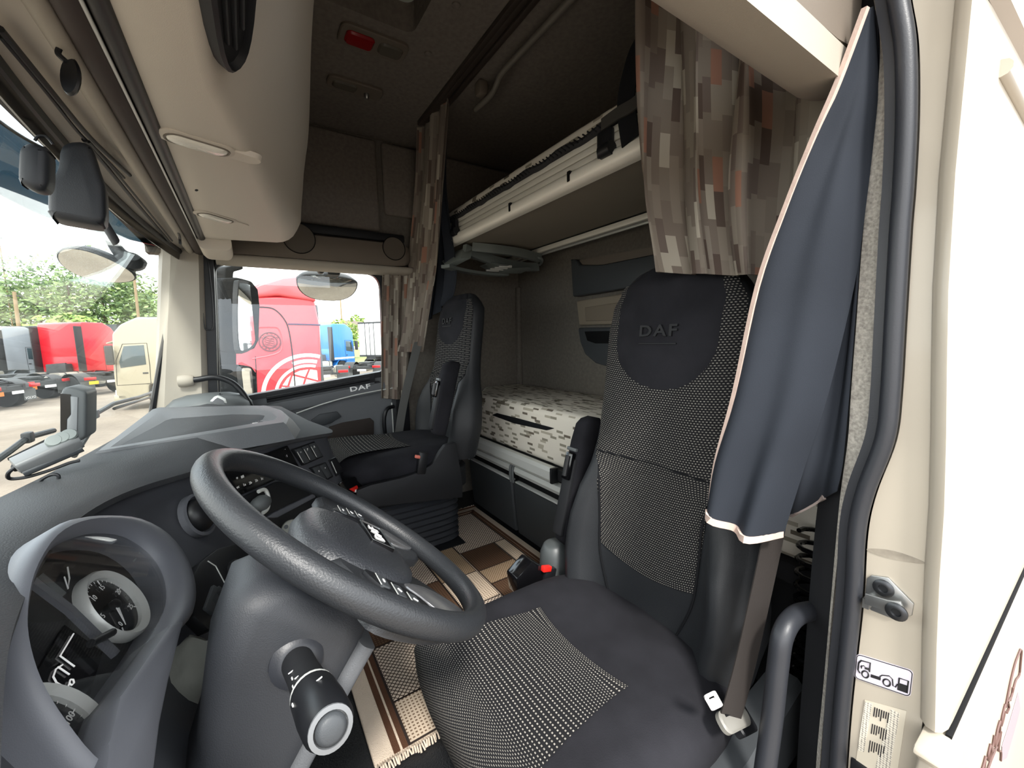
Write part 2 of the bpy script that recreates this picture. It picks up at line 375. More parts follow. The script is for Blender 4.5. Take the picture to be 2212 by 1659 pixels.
# curtain rail across the headliner
t = thing('curtain_rail', 'dark grooved curtain rail running across the headliner', 'rail', (-0.15, -0.86, CZ))
for k, (y, h) in enumerate(((-0.828, 0.022), (-0.853, 0.016), (-0.878, 0.022))):
    bm = B(); bx(bm, -1.05, 0.76, y-0.011, y+0.011, CZ-h, CZ, 0.003); mk('rail_profile', bm, M('rail_brown%d' % k, '3a322d', 0.5), t)
# ceiling grab tube over the upper bunk
t = thing('grab_tube', 'grey metal grab tube under the headliner over the upper bunk', 'grab rail', (0.1, -0.95, 2.3))
pts = cr([(-0.95, -0.95, 2.315), (-0.25, -0.95, 2.315), (0.13, -0.95, 2.315), (0.2, -0.955, 2.30), (0.26, -0.96, 2.285), (0.40, -0.96, 2.29)], 6)
bm = B(); tube(bm, pts, 0.0125, 12); mk('tube', bm, M('grey_coated_tube', '6c675f', 0.45), t)
bp = P(1040, 192, Z=2.33); bm = B(); box(bm, bp, (0.05, 0.045, 0.06), 0.012); bx(bm, bp.x-0.012, bp.x+0.012, bp.y-0.012, bp.y+0.012, 2.33, CZ); mk('bracket', bm, m_taupe, t)

# ------------------------------------------------------------------ speaker panels above both doors
def speaker_panel(s, name, label):
    """s=+1 far side, -1 near side"""
    t = thing(name, label, 'trim panel', (s*1.0, -0.38, 1.72))
    prof = [(1.06, 1.80), (1.0, 1.80), (0.978, 1.788), (0.968, 1.74), (0.972, 1.69), (0.985, 1.668), (1.06, 1.668)]
    def ring(y, k, dz):
        return [V((s*(1.06-(1.06-x)*k), y, 1.735+(z-1.735)*dz)) for x, z in prof]
    ys = [(0.09, 1, 1), (-0.70, 1, 1), (-0.75, 1, 0.98), (-0.79, 0.98, 0.9), (-0.815, 0.92, 0.74), (-0.828, 0.75, 0.5)]
    bm = B(); loft(bm, [ring(*q) for q in ys]); mk('panel_body', bm, m_taupe, t)
    lip = [(1.06, 1.668), (0.992, 1.668), (0.984, 1.664), (0.980, 1.656), (0.982, 1.646), (0.990, 1.637), (1.005, 1.630), (1.03, 1.625), (1.06, 1.622)]
    bm = B(); loft(bm, [[V((s*(1.06-(1.06-x)*k), y, 1.668+(z-1.668)*k)) for x, z in lip] for y, k in ((0.09, 1), (-0.5, 1), (-0.80, 1), (-0.835, 0.93), (-0.85, 0.75), (-0.856, 0.5))]); mk('lower_lip', bm, m_beige2, t, ang=85)
    return t
t = speaker_panel(1, 'speaker_panel', 'taupe moulded panel with two round speakers above the far door')
bm = B(); bx(bm, 0.985, 1.06, -0.80, 0.05, 1.80, 1.845, 0.012); mk('ledge', bm, m_blackm, t)
for px, r in (((646, 515), 0.072), ((851, 537), 0.062)):
    c = P(*px, X=0.968); bm = B(); lathe(bm, [(r, 0.004), (r, -0.0008), (r-0.004, -0.0012), (0.005, -0.0014)], c, (1, 0, 0), 36); bm2 = B(); tube(bm2, [c+V((-0.003, r*math.cos(2*PI*k/40), r*math.sin(2*PI*k/40))) for k in range(40)], 0.0022, 5, closed=True); mk('speaker_ring', bm2, m_void, t); mk('speaker_cover', bm, M('speaker_cloth', '5f574e', 0.8, bump=0.6, bscale=900), t)
speaker_panel(-1, 'speaker_panel', 'rounded taupe moulded panel above the open driver door')

# ------------------------------------------------------------------ windscreen
def screen(X, v, off=0.0):
    b = (0.075+0.055*v)*(1-(X/1.08)**2)
    z = 1.655 + (0.84-1.655)*v
    return V((X, 0.212 + 0.178*v + b + off, z))
ws = structure('window_1', 'wide windscreen with black rubber seal', 'windscreen')
bm = B(); grid(bm, lambda u, v: screen(-1.04+2.06*u, v), 24, 10, 0.005); mk('pane', bm, m_glass, ws)
bm = B(); tube(bm, [screen(-1.04+2.06*k/30, -0.01) for k in range(31)], 0.014, 8); tube(bm, [screen(1.02, k/10) for k in range(11)], 0.012, 8); tube(bm, [screen(-1.04, k/10) for k in range(11)], 0.012, 8); mk('seal', bm, m_black, ws)
bm = B(); grid(bm, lambda u, v: screen(-1.04+2.06*u, 0.045*v-0.01, -0.004), 30, 2, 0.004); mk('black_border', bm, m_gloss, ws)
# headliner strip between windscreen and roller blind
def hdr(X, k):
    a = screen(X, -0.015); b = V((X, 0.165, 1.672)); return a.lerp(b, k) + V((0, 0, 0.012*math.sin(PI*k)))
hp = structure('trim_1', 'beige header trim between windscreen and roller blind', 'trim')
bm = B(); grid(bm, lambda u, v: hdr(-1.05+2.09*u, v), 24, 8, 0.02); mk('header_panel', bm, m_beige, hp)
def zline(pts, z, r, mat, name, par, n=6):
    bm = B(); tube(bm, cr([P(*p, Z=z) for p in pts], n), r, 8); return mk(name, bm, mat, par)
zline([(0, 62), (90, 172), (172, 272), (215, 318), (280, 378)], 1.662, 0.0045, m_black, 'guide_strip', hp)
zline([(0, 78), (90, 186), (168, 284), (215, 330), (268, 384)], 1.662, 0.003, m_black, 'guide_strip', hp)
zline([(182, 302), (240, 372), (300, 445), (366, 522)], 1.660, 0.0045, m_black, 'guide_strip', hp)
zline([(192, 306), (250, 372), (308, 442), (372, 520)], 1.660, 0.003, m_black, 'guide_strip', hp)
for p in ((300, 372), (311, 388), (366, 482)):
    bm = B(); box(bm, P(*p, Z=1.668), (0.022, 0.006, 0.006), 0.002); mk('slot', bm, m_void, hp)
# roller blind
rb = thing('roller_blind', 'dark brown roller sun blind and rails above the windscreen', 'sun blind', (0, 0.14, 1.66))
def xbar(y, z, r, mat, name, x0=-1.0, x1=1.03, fl=None):
    bm = B(); tube(bm, [(x0, y, z), (x1, y, z)], r, 12, flat=fl); return mk(name, bm, mat, rb)
xbar(0.180, 1.668, 0.014, m_beige2, 'blind_bar')
xbar(0.150, 1.672, 0.018, M('blind_cloth', '3c332f', 0.7), 'blind_roll')
xbar(0.133, 1.662, 0.0025, m_silver, 'edge_bead')
xbar(0.117, 1.670, 0.0135, M('rail_dark', '262322', 0.5), 'rear_rail')  # rear rail in its own near-black brown
# pull tab of the blind
pt = thing('blind_pull_tab', 'black oval pull tab on a loop hanging from the roller blind', 'pull tab', P(152, 160, Z=1.65))
a = P(128, 105, Z=1.655); b = P(142, 132, Z=1.64); c = P(153, 166, Z=1.632)
bm = B(); tube(bm, cr([a, (a+b)/2+V((0, 0.004, 0)), b], 5), 0.0035, 8); mk('loop', bm, m_black, pt)
bm = B(); lathe(bm, [(0.001, -0.004), (0.02, -0.003), (0.022, 0), (0.02, 0.003), (0.001, 0.004)], c, _fw, 20, 0.62, 1.25, xdir=_rt); mk('tab', bm, m_black, pt)
pt = thing('blind_hook', 'small black hook hanging at the far end of the roller blind', 'hook', P(385, 510, Z=1.66))
bm = B(); tube(bm, cr([P(380, 497, Z=1.66), P(386, 505, Z=1.655), P(389, 515, Z=1.645), P(389, 526, Z=1.635)], 4), 0.004, 8); box(bm, P(389, 520, Z=1.638), (0.012, 0.008, 0.03), 0.003); mk('hook', bm, m_black, pt)

# ------------------------------------------------------------------ overhead console
oc = thing('overhead_console', 'large beige moulded overhead console above the windscreen', 'console', (0, -0.05, 1.7))
A_ = [(0.104, 1.664), (0.06, 1.662), (0.02, 1.667), (-0.005, 1.69), (-0.035, 1.745), (-0.08, 1.81), (-0.135, 1.90), (-0.172, 1.98), (-0.185, 2.08), (-0.19, 2.36)]
B_ = [(0.104, 1.664), (0.05, 1.662), (-0.03, 1.668), (-0.10, 1.68), (-0.155, 1.70), (-0.195, 1.74), (-0.22, 1.81), (-0.232, 1.90), (-0.238, 2.04), (-0.24, 2.36)]
def sm(a, b, x):
    t_ = max(0, min(1, (x-a)/(b-a))); return t_*t_*(3-2*t_)
def con_ring(X):
    h = max(0.0, min(1.0, (X+0.5)/0.95)); e = sm(0.60, 0.80, X); yr = 0.02-0.215*h
    pts = []; g = sm(0, 1, h)
    r_ = 0.028+0.062*g; yc_ = yr+r_*0.85-0.012; prf = [(0.104, 1.664), (max(0.06, yc_+0.02), 1.662)] + [(yc_-r_*math.sin(math.radians(a_)), 1.663+r_*(1-math.cos(math.radians(a_)))) for a_ in (5, 20, 35, 50, 66)]
    y0, z0_ = prf[-1]; y1 = -0.172-0.062*g; z1 = 1.98-0.06*g
    prf += [(y0+(y1-y0)*0.5, z0_+(z1-z0_)*0.46), (y1, z1), (y1-0.012, 2.10), (y1-0.016, 2.36)]
    for y, z in prf:
        if e > 0 and z < 2.2:
            y = y + (0.09-y)*0.25*e*e
            z = z + 0.07*e*e*(1 if y < 0.06 else 0.2)
        pts.append((X, y, z))
    pts += [(X, 0.13, 2.36), (X, 0.13, 1.68)]
    return pts
xs = [-1.02+0.06*k for k in range(27)] + [0.60, 0.64, 0.68, 0.71, 0.74, 0.765, 0.785, 0.795]
bm = B(); loft(bm, [con_ring(x) for x in sorted(xs)]); mk('shell', bm, m_beige, oc, ang=75)
bm = B(); loft(bm, [rring((x, 0.075, 1.655), (0, 1, 0), (0, 0, 1), 0.11*k, 0.06*k, 0.025) for x, k in ((0.70, 1), (0.90, 1), (0.94, 0.95), (0.96, 0.8))]); mk('end_foot', bm, m_beige, oc)
bm = B(); lathe(bm, [(0.001, -0.002), (0.012, -0.001), (0.012, 0.01)], P(425, 410, Z=1.664), (0, 0, 1), 12, 1.0, 0.35, xdir=(1, 0.2, 0)); mk('screw_slot', bm, m_void, oc)
# dark open slot with shelves in its sloping face
sl0 = [(-1.0, 0.006, 1.672), (-0.72, 0.004, 1.674), (-0.62, 0.0, 1.68), (-0.54, -0.004, 1.684)]
t = thing('overhead_slot', 'dark open slot with black shelves in the overhead console', 'storage slot', (-0.7, 0.0, 1.69))
nrm = V((0, -0.80, -0.60)); dn = V((0, -0.6, 0.8)); cc = V((-0.80, -0.014, 1.70))
def oval(c, w1, h1, n=28):
    return [V(c) + V((1, 0, 0))*(w1*math.copysign(abs(math.cos(2*PI*k/n))**0.65, math.cos(2*PI*k/n))) + dn*(h1*math.copysign(abs(math.sin(2*PI*k/n))**0.8, math.sin(2*PI*k/n))) for k in range(n)]
bm = B(); loft(bm, [oval(cc-nrm*0.02, 0.30, 0.045), oval(cc+nrm*0.012, 0.30, 0.045), oval(cc+nrm*0.016, 0.292, 0.040), oval(cc+nrm*0.006, 0.285, 0.036)], caps=True); mk('bezel', bm, m_blackm, t)
for k in (-1, 0, 1):
    bm = B(); box(bm, cc+dn*(0.017*k)+nrm*0.009, (0.50-0.06*abs(k), 0.004, 0.006), 0.001, Matrix(((1, 0, 0), (0, dn.y, nrm.y), (0, dn.z, nrm.z)))); mk('shelf_edge', bm, m_greyd, t)
# reading lamps in the console
for p, q, lab in (((428, 312), 1.0, 'clear reading lamp in the overhead console nearest the slot'), ((466, 470), 0.72, 'clear reading lamp near the far end of the overhead console')):
    c = P(*p, Z=1.660); d = (P(p[0]+40*q, p[1]+12*q, Z=1.66)-c).normalized(); d2 = V((-d.y, d.x, 0))
    t = thing('reading_lamp', lab, 'lamp', c, 'reading lamps in the overhead console')
    bm = B(); loft(bm, [rring(c+V((0, 0, 0.012)), d, d2, 0.135, 0.062, 0.028), rring(c+V((0, 0, 0.001)), d, d2, 0.135, 0.062, 0.028), rring(c+V((0, 0, -0.0012)), d, d2, 0.126, 0.054, 0.024)]); mk('surround', bm, m_beige, t)
    bm = B(); loft(bm, [rring(c+V((0, 0, 0.0)), d, d2, 0.105, 0.042, 0.02), rring(c+V((0, 0, -0.004)), d, d2, 0.10, 0.038, 0.018), rring(c+V((0, 0, -0.008)), d, d2, 0.08, 0.024, 0.012)]); mk('lens', bm, m_lens, t)
    bm = B(); tube(bm, [p_ for p_ in rring(c+V((0, 0, -0.0015)), d, d2, 0.108, 0.045, 0.021)], 0.0022, 5, closed=True); mk('lens_rim', bm, M('lens_rim_grey', '6f675c', 0.5), t)
    bm = B(); loft(bm, [rring(c+d*0.075+V((0, 0, 0.01)), d, d2, 0.09, 0.05, 0.024), rring(c+d*0.075+V((0, 0, -0.0006)), d, d2, 0.082, 0.042, 0.02)]); mk('finger_recess', bm, m_beige, t)

# ------------------------------------------------------------------ far A-pillar
ap = structure('trim_2', 'grey-beige trim of the far windscreen pillar', 'pillar trim')
def apr(z):
    k = (1.67-z)/0.75; s_ = 0.085*k
    return [V((1.0, 0.245+s_*1.1, z)), V((1.0, 0.150+s_*0.6, z)), V((1.03, 0.135+s_*0.5, z)), V((1.10, 0.135+s_*0.5, z)), V((1.10, 0.30+s_, z)), V((1.02, 0.275+s_*1.1, z))]
bm = B(); loft(bm, [apr(z) for z in (1.70, 1.5, 1.2, 0.92)]); mk('pillar_cover', bm, m_beige2, ap, ang=25)
bm = B(); loft(bm, [[V((1.035, 0.138+k, z)), V((1.035, 0.098+k, z)), V((1.075, 0.09+k, z)), V((1.075, 0.138+k, z))] for z, k in ((1.67, 0), (1.3, 0.02), (0.92, 0.045))]); mk('pillar_seal', bm, m_black, ap)
t = thing('pillar_handle', 'curved black grab handle at the foot of the far windscreen pillar', 'grab handle', (0.98, 0.15, 1.07))
bm = B(); tube(bm, cr([P(398, 822, X=0.99), P(425, 820, X=0.985), P(465, 815, X=0.98), P(500, 826, X=0.97), P(525, 850, X=0.96), P(546, 885, X=0.95)], 6), 0.013, 12); mk('bar', bm, m_black, t)
bm = B(); lathe(bm, [(0.026, -0.02), (0.028, 0.0), (0.024, 0.03), (0.018, 0.036)], P(398, 823, X=0.993), (P(425, 820, X=0.985)-P(398, 822, X=0.99)), 16); mk('boot', bm, m_beige2, t)
t = thing('cord_loop', 'thin black cord loop hanging on the far pillar', 'cord', P(447, 640, X=1.02))
bm = B(); tube(bm, cr([P(430, 560, X=1.02), P(434, 620, X=1.02), P(441, 700, X=1.02), P(448, 712, X=1.02), P(460, 704, X=1.02), P(458, 640, X=1.02), P(449, 560, X=1.02)], 6), 0.0025, 6); mk('cord', bm, m_black, t)

# ------------------------------------------------------------------ far door
dr = structure('door_1', 'far door with black trim, window and speaker mesh', 'door')
def sill(y): return 0.985 + (0.10-y)*0.118
ys = [0.33, 0.1, -0.2, -0.5, -0.72]
bm = B(); loft(bm, [[V((1.06, y, FZ)), V((1.06, y, sill(y)-0.03)), V((1.075, y, sill(y))), V((1.13, y, sill(y))), V((1.13, y, FZ))] for y in ys]); mk('door_panel', bm, m_dash, dr, ang=30)
# window frame of the door
def wring(o, X):
    pts = []
    c = [(0.13+o*0.6, sill(0.13)-o, 0.05), (-0.655-o, sill(-0.655)-o, 0.03), (-0.665-o, 1.628+o*0.4, 0.085), (0.095+o*0.9, 1.628+o*0.4, 0.05)]
    n = len(c)
    for i in range(n):
        p = V((X, c[i][0], c[i][1])); a = V((X, c[i-1][0], c[i-1][1])); b = V((X, c[(i+1) % n][0], c[(i+1) % n][1])); r = c[i][2]
        s = p+(a-p).normalized()*r; e = p+(b-p).normalized()*r
        for k in range(9):
            t_ = k/8; pts.append(s*(1-t_)**2 + p*2*t_*(1-t_) + e*t_*t_)
    return pts
bm = B(); frame(bm, wring(0.028, 1.055), wring(0.0, 1.055), (0.03, 0, 0)); mk('window_rubber', bm, m_black, dr)
bm = B(); frame(bm, wring(0.10, 1.07), wring(0.02, 1.07), (0.045, 0, 0)); mk('door_frame', bm, m_blackm, dr)
bm = B(); bx(bm, 1.092, 1.097, -0.70, 0.16, 0.95, 1.66); mk('pane', bm, m_glass, dr)
bm = B(); bx(bm, 1.06, 1.12, -0.80, -0.69, FZ, 1.66, 0.004); mk('rear_frame', bm, m_blackm, dr)
# trim strip with lettering
def strip(y0, y1, a, b, x0, x1, nm, mat, n=8, bev=0.004):
    bm = B()
    def r(y):
        return [V((x0, y, sill(y)+a)), V((x0-0.004, y, sill(y)+(a+b)/2)), V((x0, y, sill(y)+b)), V((x1, y, sill(y)+b)), V((x1, y, sill(y)+a))]
    loft(bm, [r(y0+(y1-y0)*k/n) for k in range(n+1)]); return mk(nm, bm, mat, dr, ang=50)
strip(-0.06, -0.60, -0.008, -0.052, 1.048, 1.062, 'trim_strip', m_blackm)
strip(-0.02, -0.71, -0.062, -0.115, 1.040, 1.062, 'armrest_bulge', m_dash)
for k in range(2): strip(-0.06, -0.57, -0.021-0.012*k, -0.026-0.012*k, 1.0425, 1.05, 'rib', m_black)
c = P(778, 838, X=1.0375); text('lettering', 'DAF', c, (0, -1, 0.11), (0, 0.11, 1), 0.036, m_white, dr, bold=0.02, spacing=1.1, sx=1.6)
bm = B(); rplate(bm, P(816, 832, X=1.052), (0, -1, 0.1), (0, 0.1, 1), 0.03, 0.045, 0.008, 0.02, 0.003); mk('latch_button', bm, m_black, dr)
bm = B(); tube(bm, cr([P(640, 893, X=1.036), P(700, 872, X=1.036), P(770, 853, X=1.036), P(848, 838, X=1.036)], 6), 0.0035, 8); mk('chrome_line', bm, m_silver, dr)
pl = [P(*p, X=1.052) for p in ((700, 945), (712, 922), (740, 913), (800, 903), (808, 910), (808, 960), (740, 985))]
bm = B(); prism(bm, pl, (0.012, 0, 0), 0.003); mk('speaker_mesh', bm, M('brown_mesh', '352d29', 0.8, bump=0.9, bscale=500), dr)
pl = [P(*p, X=1.05) for p in ((672, 908), (690, 895), (728, 889), (738, 900), (716, 914), (684, 924))]
bm = B(); prism(bm, pl, (0.012, 0, 0), 0.004); mk('pull_pocket', bm, m_greyd, dr)
bm = B(); tube(bm, cr([P(850, 878, X=1.03), P(836, 884, X=1.0), P(830, 905, X=0.995), P(832, 935, X=1.0), P(838, 960, X=1.03)], 6), 0.011, 10); mk('door_handle', bm, m_black, dr)
bm = B(); tube(bm, [P(846, 870, X=1.045), P(851, 950, X=1.045)], 0.004, 6); mk('edge_strip', bm, m_silver, dr)
# ================================================================== BUNKS, LOCKERS, CURTAINS, RUG
# upper bunk
UB = -0.965
t = thing('upper_bunk', 'upper bunk with ribbed aluminium front rail and felt underside', 'bunk', (0, -1.2, 1.75))
bm = B(); bx(bm, -1.09, 1.05, -1.42, UB-0.012, 1.757, 1.80); mk('base_panel', bm, M('bunk_felt', '827a6e', 0.95, bump=0.4, bscale=700), t)
prof = [(UB, 1.748), (UB+0.012, 1.752), (UB+0.02, 1.766), (UB+0.02, 1.786), (UB+0.012, 1.797), (UB, 1.801), (UB-0.02, 1.801), (UB-0.02, 1.748)]
bm = B(); loft(bm, [[V((x, y, z)) for y, z in prof] for x in (-1.09, 0.98)]); lr = mk('lower_rail', bm, m_aluw, t, ang=60)
for z0, z1 in ((1.803, 1.822), (1.825, 1.846), (1.849, 1.868)):
    bm = B(); bx(bm, -1.09, 0.98, UB-0.018, UB+0.004, z0, z1, 0.002); mk('rail_rib', bm, m_alu, t)
bm = B(); bx(bm, -1.09, 0.98, UB-0.02, UB-0.006, 1.80, 1.872); mk('rail_core', bm, m_steeld, t)
for px in ((1101, 470), (1228, 412)):
    c = P(*px, Y=UB+0.02); bm = B(); box(bm, (c.x, UB+0.014, 1.783), (0.016, 0.016, 0.036), 0.004); mk('rail_slot', bm, m_void, lr)
for px, s in (((985, 500), 1.0), ((1310, 318), 1.15)):
    c = P(*px, Y=UB+0.01); bm = B()
    box(bm, (c.x, UB+0.014, 1.825), (0.05*s, 0.02, 0.075), 0.006); lathe(bm, [(0.02, -0.022), (0.02, 0.022)], (c.x-0.012, UB+0.022, 1.80), (1, 0, 0), 14); mk('lock_catch', bm, m_black, t)
bm = B(); bx(bm, -1.06, 1.05, -1.47, -1.445, 1.735, 1.76, 0.003); mk('wall_rail', bm, m_aluw, t)
bm = B(); bx(bm, -1.06, 1.05, -1.52, -1.505, 1.735, 1.755, 0.003); mk('wall_rail', bm, m_silver, t)
bm = B(); bx(bm, -1.06, 1.05, -1.60, -1.42, 1.765, 1.79); mk('rear_ledge', bm, m_greyd, t)
# mattress, net and strap of the upper bunk
bm = B(); prism(bm, [(-1.05, -1.42, 1.872), (1.03, -1.42, 1.872), (1.03, UB-0.03, 1.872), (-1.05, UB-0.03, 1.872)], (0, 0, 0.085), 0.025, 3)
mk('upper_mattress', uvbox(bm), m_mattress, label='cream dashed mattress lying on the upper bunk', cat='mattress')
t = thing('safety_net', 'folded black safety net along the edge of the upper bunk', 'net', (0.2, UB, 1.88))
bm = B(); rr = random.Random(3)
pts = [(0.97-0.06*k, UB-0.006+0.004*rr.random(), 1.882+0.006*math.sin(k*1.7)) for k in range(34)]
tube(bm, cr(pts, 3), 0.016, 8); nb = mk('net_roll', bm, m_net, t)
bm = B()
for k in range(90):
    x = 0.93-k*0.021; tube(bm, [(x, UB+0.010, 1.893), (x-0.012, UB+0.011, 1.884), (x-0.021, UB+0.009, 1.876)], 0.0028, 5)
mk('net_stitching', bm, m_strap, t, kind='stuff')
bm = B(); tube(bm, cr([(1.0, UB-0.01, 1.87), (0.90, UB+0.012, 1.885), (0.82, UB+0.014, 1.89)], 5), 0.011, 8); mk('end_cord', bm, m_net, t)
t = thing('bunk_strap', 'black hanging strap holding up the front of the upper bunk', 'strap', (-0.45, UB, 1.8))
a = P(1405, 30, Y=UB+0.015); b = P(1352, 215, Y=UB+0.02); c = P(1362, 305, Y=UB+0.022)
bm = B(); tube(bm, cr([a+V((0.01, 0, 0.25)), a, (a+b)/2+V((0.0, 0.01, 0)), b, c], 5), 0.02, flat=(0.062, 0.004), up=(0, 1, 0)); mk('webbing', bm, m_strap, t)
bm = B(); tube(bm, cr([P(1300, 270, Y=UB+0.02), P(1335, 245, Y=UB+0.026), P(1365, 228, Y=UB+0.03), P(1392, 205, Y=UB+0.025)], 5), 0.02, flat=(0.034, 0.006), up=(0, 1, 0)); mk('webbing', bm, M('grey_webbing', '35332f', 0.85), t)

# folded ladder / rack under the bunk
t = thing('folding_rack', 'grey plastic folding rack stowed beneath the upper bunk', 'rack', (0.6, -1.15, 1.68))
def zstrip(pts, z, w_, h_, nm='arm', mat=None):
    q = [P(*p, Z=zz) for p, zz in zip(pts, z)]
    bm = B(); tube(bm, cr(q, 6), 0.01, flat=(w_, h_), up=(0, 0, 1)); return mk(nm, bm, mat or m_rack, t)
zstrip([(1003, 538), (1035, 552), (1085, 568), (1130, 576), (1162, 577)], [1.72, 1.70, 1.68, 1.68, 1.685], 0.028, 0.05)
zstrip([(1020, 534), (1070, 539), (1120, 546), (1166, 558)], [1.735, 1.725, 1.72, 1.71], 0.03, 0.045)
zstrip([(962, 575), (1000, 585), (1050, 592), (1095, 594)], [1.62, 1.62, 1.625, 1.63], 0.05, 0.016)
bm = B(); prism(bm, [P(*p, Z=zz) for p, zz in (((948, 558), 1.70), ((1000, 536), 1.73), ((995, 558), 1.66), ((962, 575), 1.63))], (-0.02, -0.05, 0), 0.005); mk('hinge_plate', bm, m_rack, t)
bm = B(); prism(bm, [P(*p, Z=zz) for p, zz in (((1034, 575), 1.66), ((1060, 566), 1.67), ((1085, 570), 1.66), ((1050, 583), 1.645))], (0, -0.06, 0), 0.004); mk('step_plate', bm, m_rack, t)
for k in range(4):
    c = P(1050+9*k, 583-3*k, Z=1.645+0.004*k); bm = B(); tube(bm, [c, c+V((-0.01, -0.08, 0))], 0.008, 8); mk('step_rib', bm, m_silver, t)
bm = B(); prism(bm, [P(*p, Z=zz) for p, zz in (((1075, 590), 1.63), ((1080, 580), 1.65), ((1140, 577), 1.66), ((1110, 590), 1.635))], (0, -0.05, 0), 0.004); mk('end_plate', bm, m_rack, t)
bm = B(); tube(bm, cr([P(1160, 556, Z=1.71), P(1171, 560, Z=1.70), P(1168, 570, Z=1.69), P(1162, 572, Z=1.69)], 5), 0.008, 8); mk('hook', bm, m_rack, t)

# rear-wall storage
RW = -1.63
t = thing('wall_shelf', 'long dark grey storage shelf on the rear wall', 'shelf', (0.1, RW, 1.5))
pl = [P(*p, Y=-1.575) for p in ((1232, 560), (1243, 560), (1252, 573), (1300, 572), (1560, 520), (1560, 590), (1237, 641))]
bm = B(); prism(bm, pl, (0, -0.055, 0), 0.008, 3); mk('front', bm, m_greyd, t)
pl = [P(*p, Y=-1.60) for p in ((1252, 572), (1252, 562), (1560, 505), (1560, 520), (1300, 572))]
bm = B(); prism(bm, pl, (0, -0.03, 0)); mk('back_board', bm, m_taupe, t)
t = thing('wall_niche', 'pale brown moulded niche in the rear wall under the shelf', 'niche', (0.2, RW, 1.38))
pl = [P(*p, Y=-1.605) for p in ((1244, 650), (1560, 600), (1560, 695), (1250, 703))]
bm = B(); prism(bm, pl, (0, -0.025, 0), 0.01, 3); mk('panel', bm, M('niche_brown', '8b8070', 0.8, bump=0.3, bscale=800), t)
pl = [P(*p, Y=-1.60) for p in ((1262, 664), (1560, 620), (1560, 688), (1264, 694))]
bm = B(); prism(bm, pl, (0, -0.02, 0), 0.006, 3); mk('inset', bm, M('niche_inset', '7d7263', 0.8), t)
t = thing('wall_pocket', 'dark grey rounded pocket with black opening on the rear wall', 'storage pocket', (0.2, RW, 1.2))
pl = cr([P(*p, Y=-1.565) for p in ((1247, 708), (1400, 705), (1560, 702), (1560, 800), (1400, 806), (1330, 798), (1285, 785), (1262, 765), (1252, 740))], 1, True)
bm = B(); prism(bm, pl, (0, -0.065, 0), 0.012, 3); mk('front', bm, m_greyd, t)
pl = [P(*p, Y=-1.562) for p in ((1262, 716), (1420, 712), (1420, 742), (1285, 742), (1268, 736))]
bm = B(); prism(bm, pl, (0, -0.01, 0), 0.003); mk('opening', bm, m_void, t)

# lower bunk
LB = -1.10
poly = [(1.03, -1.59), (1.03, -1.30), (0.87, -1.19), (0.80, LB), (-1.05, LB), (-1.05, -1.62)]
t = thing('lower_mattress', 'cream mattress with brown dashes on the lower bunk', 'mattress', (0, -1.36, 0.68))
bm = B(); prism(bm, [(x, y, 0.675) for x, y in poly], (0, 0, 0.255), 0.035, 4); mk('cover', uvbox(bm), m_mattress, t, ang=60)
q = [P(*p, Y=LB+0.004) for p in ((1062, 897), (1072, 893), (1120, 905), (1196, 926), (1180, 930), (1110, 915))]
bm = B(); prism(bm, q, (0, -0.03, 0.012), 0.002); mk('lift_strap', bm, m_strap, t)
t = LBK = thing('lower_bunk', 'dark lower bunk base with silver front rail and drawers', 'bunk', (0, -1.35, FZ))
bm = B(); prism(bm, [(x, y-(0.07 if y > -1.25 else 0), FZ+0.02) for x, y in poly], (0, 0, 0.43)); mk('box', bm, m_blackm, t)
prof = [(LB+0.035, 0.617), (LB+0.047, 0.632), (LB+0.047, 0.668), (LB+0.035, 0.683), (LB+0.01, 0.683), (LB+0.01, 0.617)]
bm = B(); loft(bm, [[V((x, y, z)) for y, z in prof] for x in (0.01, 0.96)]); mk('front_rail', bm, m_silver, t)
bm = B(); bx(bm, -0.004, 0.012, LB+0.005, LB+0.045, 0.615, 0.685, 0.004); mk('rail_end_cap', bm, m_black, t)
bm = B(); bx(bm, -1.04, 0.96, LB-0.06, LB+0.012, 0.625, 0.675); mk('rail_core', bm, m_blackm, t)
# drawers under the bunk
def drawer(x0, x1):
    w_ = x1-x0; xc = (x0+x1)/2
    bm = B(); loft(bm, [rring((xc, LB+d, z), (1, 0, 0), (0, 1, 0), w_-0.006, 0.06, 0.012) for z, d in ((FZ+0.022, -0.035), (0.36, -0.022), (0.505, -0.012), (0.512, -0.012))]); t = mk('drawer', bm, m_greyd, LBK)
    bm = B(); bx(bm, x0+0.012, x1-0.012, LB-0.03, LB+0.012, 0.514, 0.522, 0.002); mk('lower_bead', bm, m_silver, t)
    bm = B(); bx(bm, x0+0.01, x1-0.01, LB-0.04, LB-0.012, 0.515, 0.60); mk('pull_recess', bm, m_void, t)
    pr = [(LB-0.008, 0.557), (LB+0.014, 0.563), (LB+0.024, 0.582), (LB+0.018, 0.602), (LB-0.008, 0.609)]
    bm = B(); loft(bm, [[V((x, y, z)) for y, z in pr] for x in (x0+0.02, x1-0.02)]); mk('pull_hood', bm, m_silver, t)
    for x in (x0+0.006, x1-0.006):
        bm = B(); tube(bm, cr([(x, LB+0.018, 0.516), (x, LB+0.022, 0.56), (x, LB+0.016, 0.598), (x, LB-0.004, 0.612)], 5), 0.007, 8); mk('side_arch', bm, m_grey, t)
drawer(0.36, 0.845); drawer(-0.13, 0.35); drawer(-0.62, -0.14)

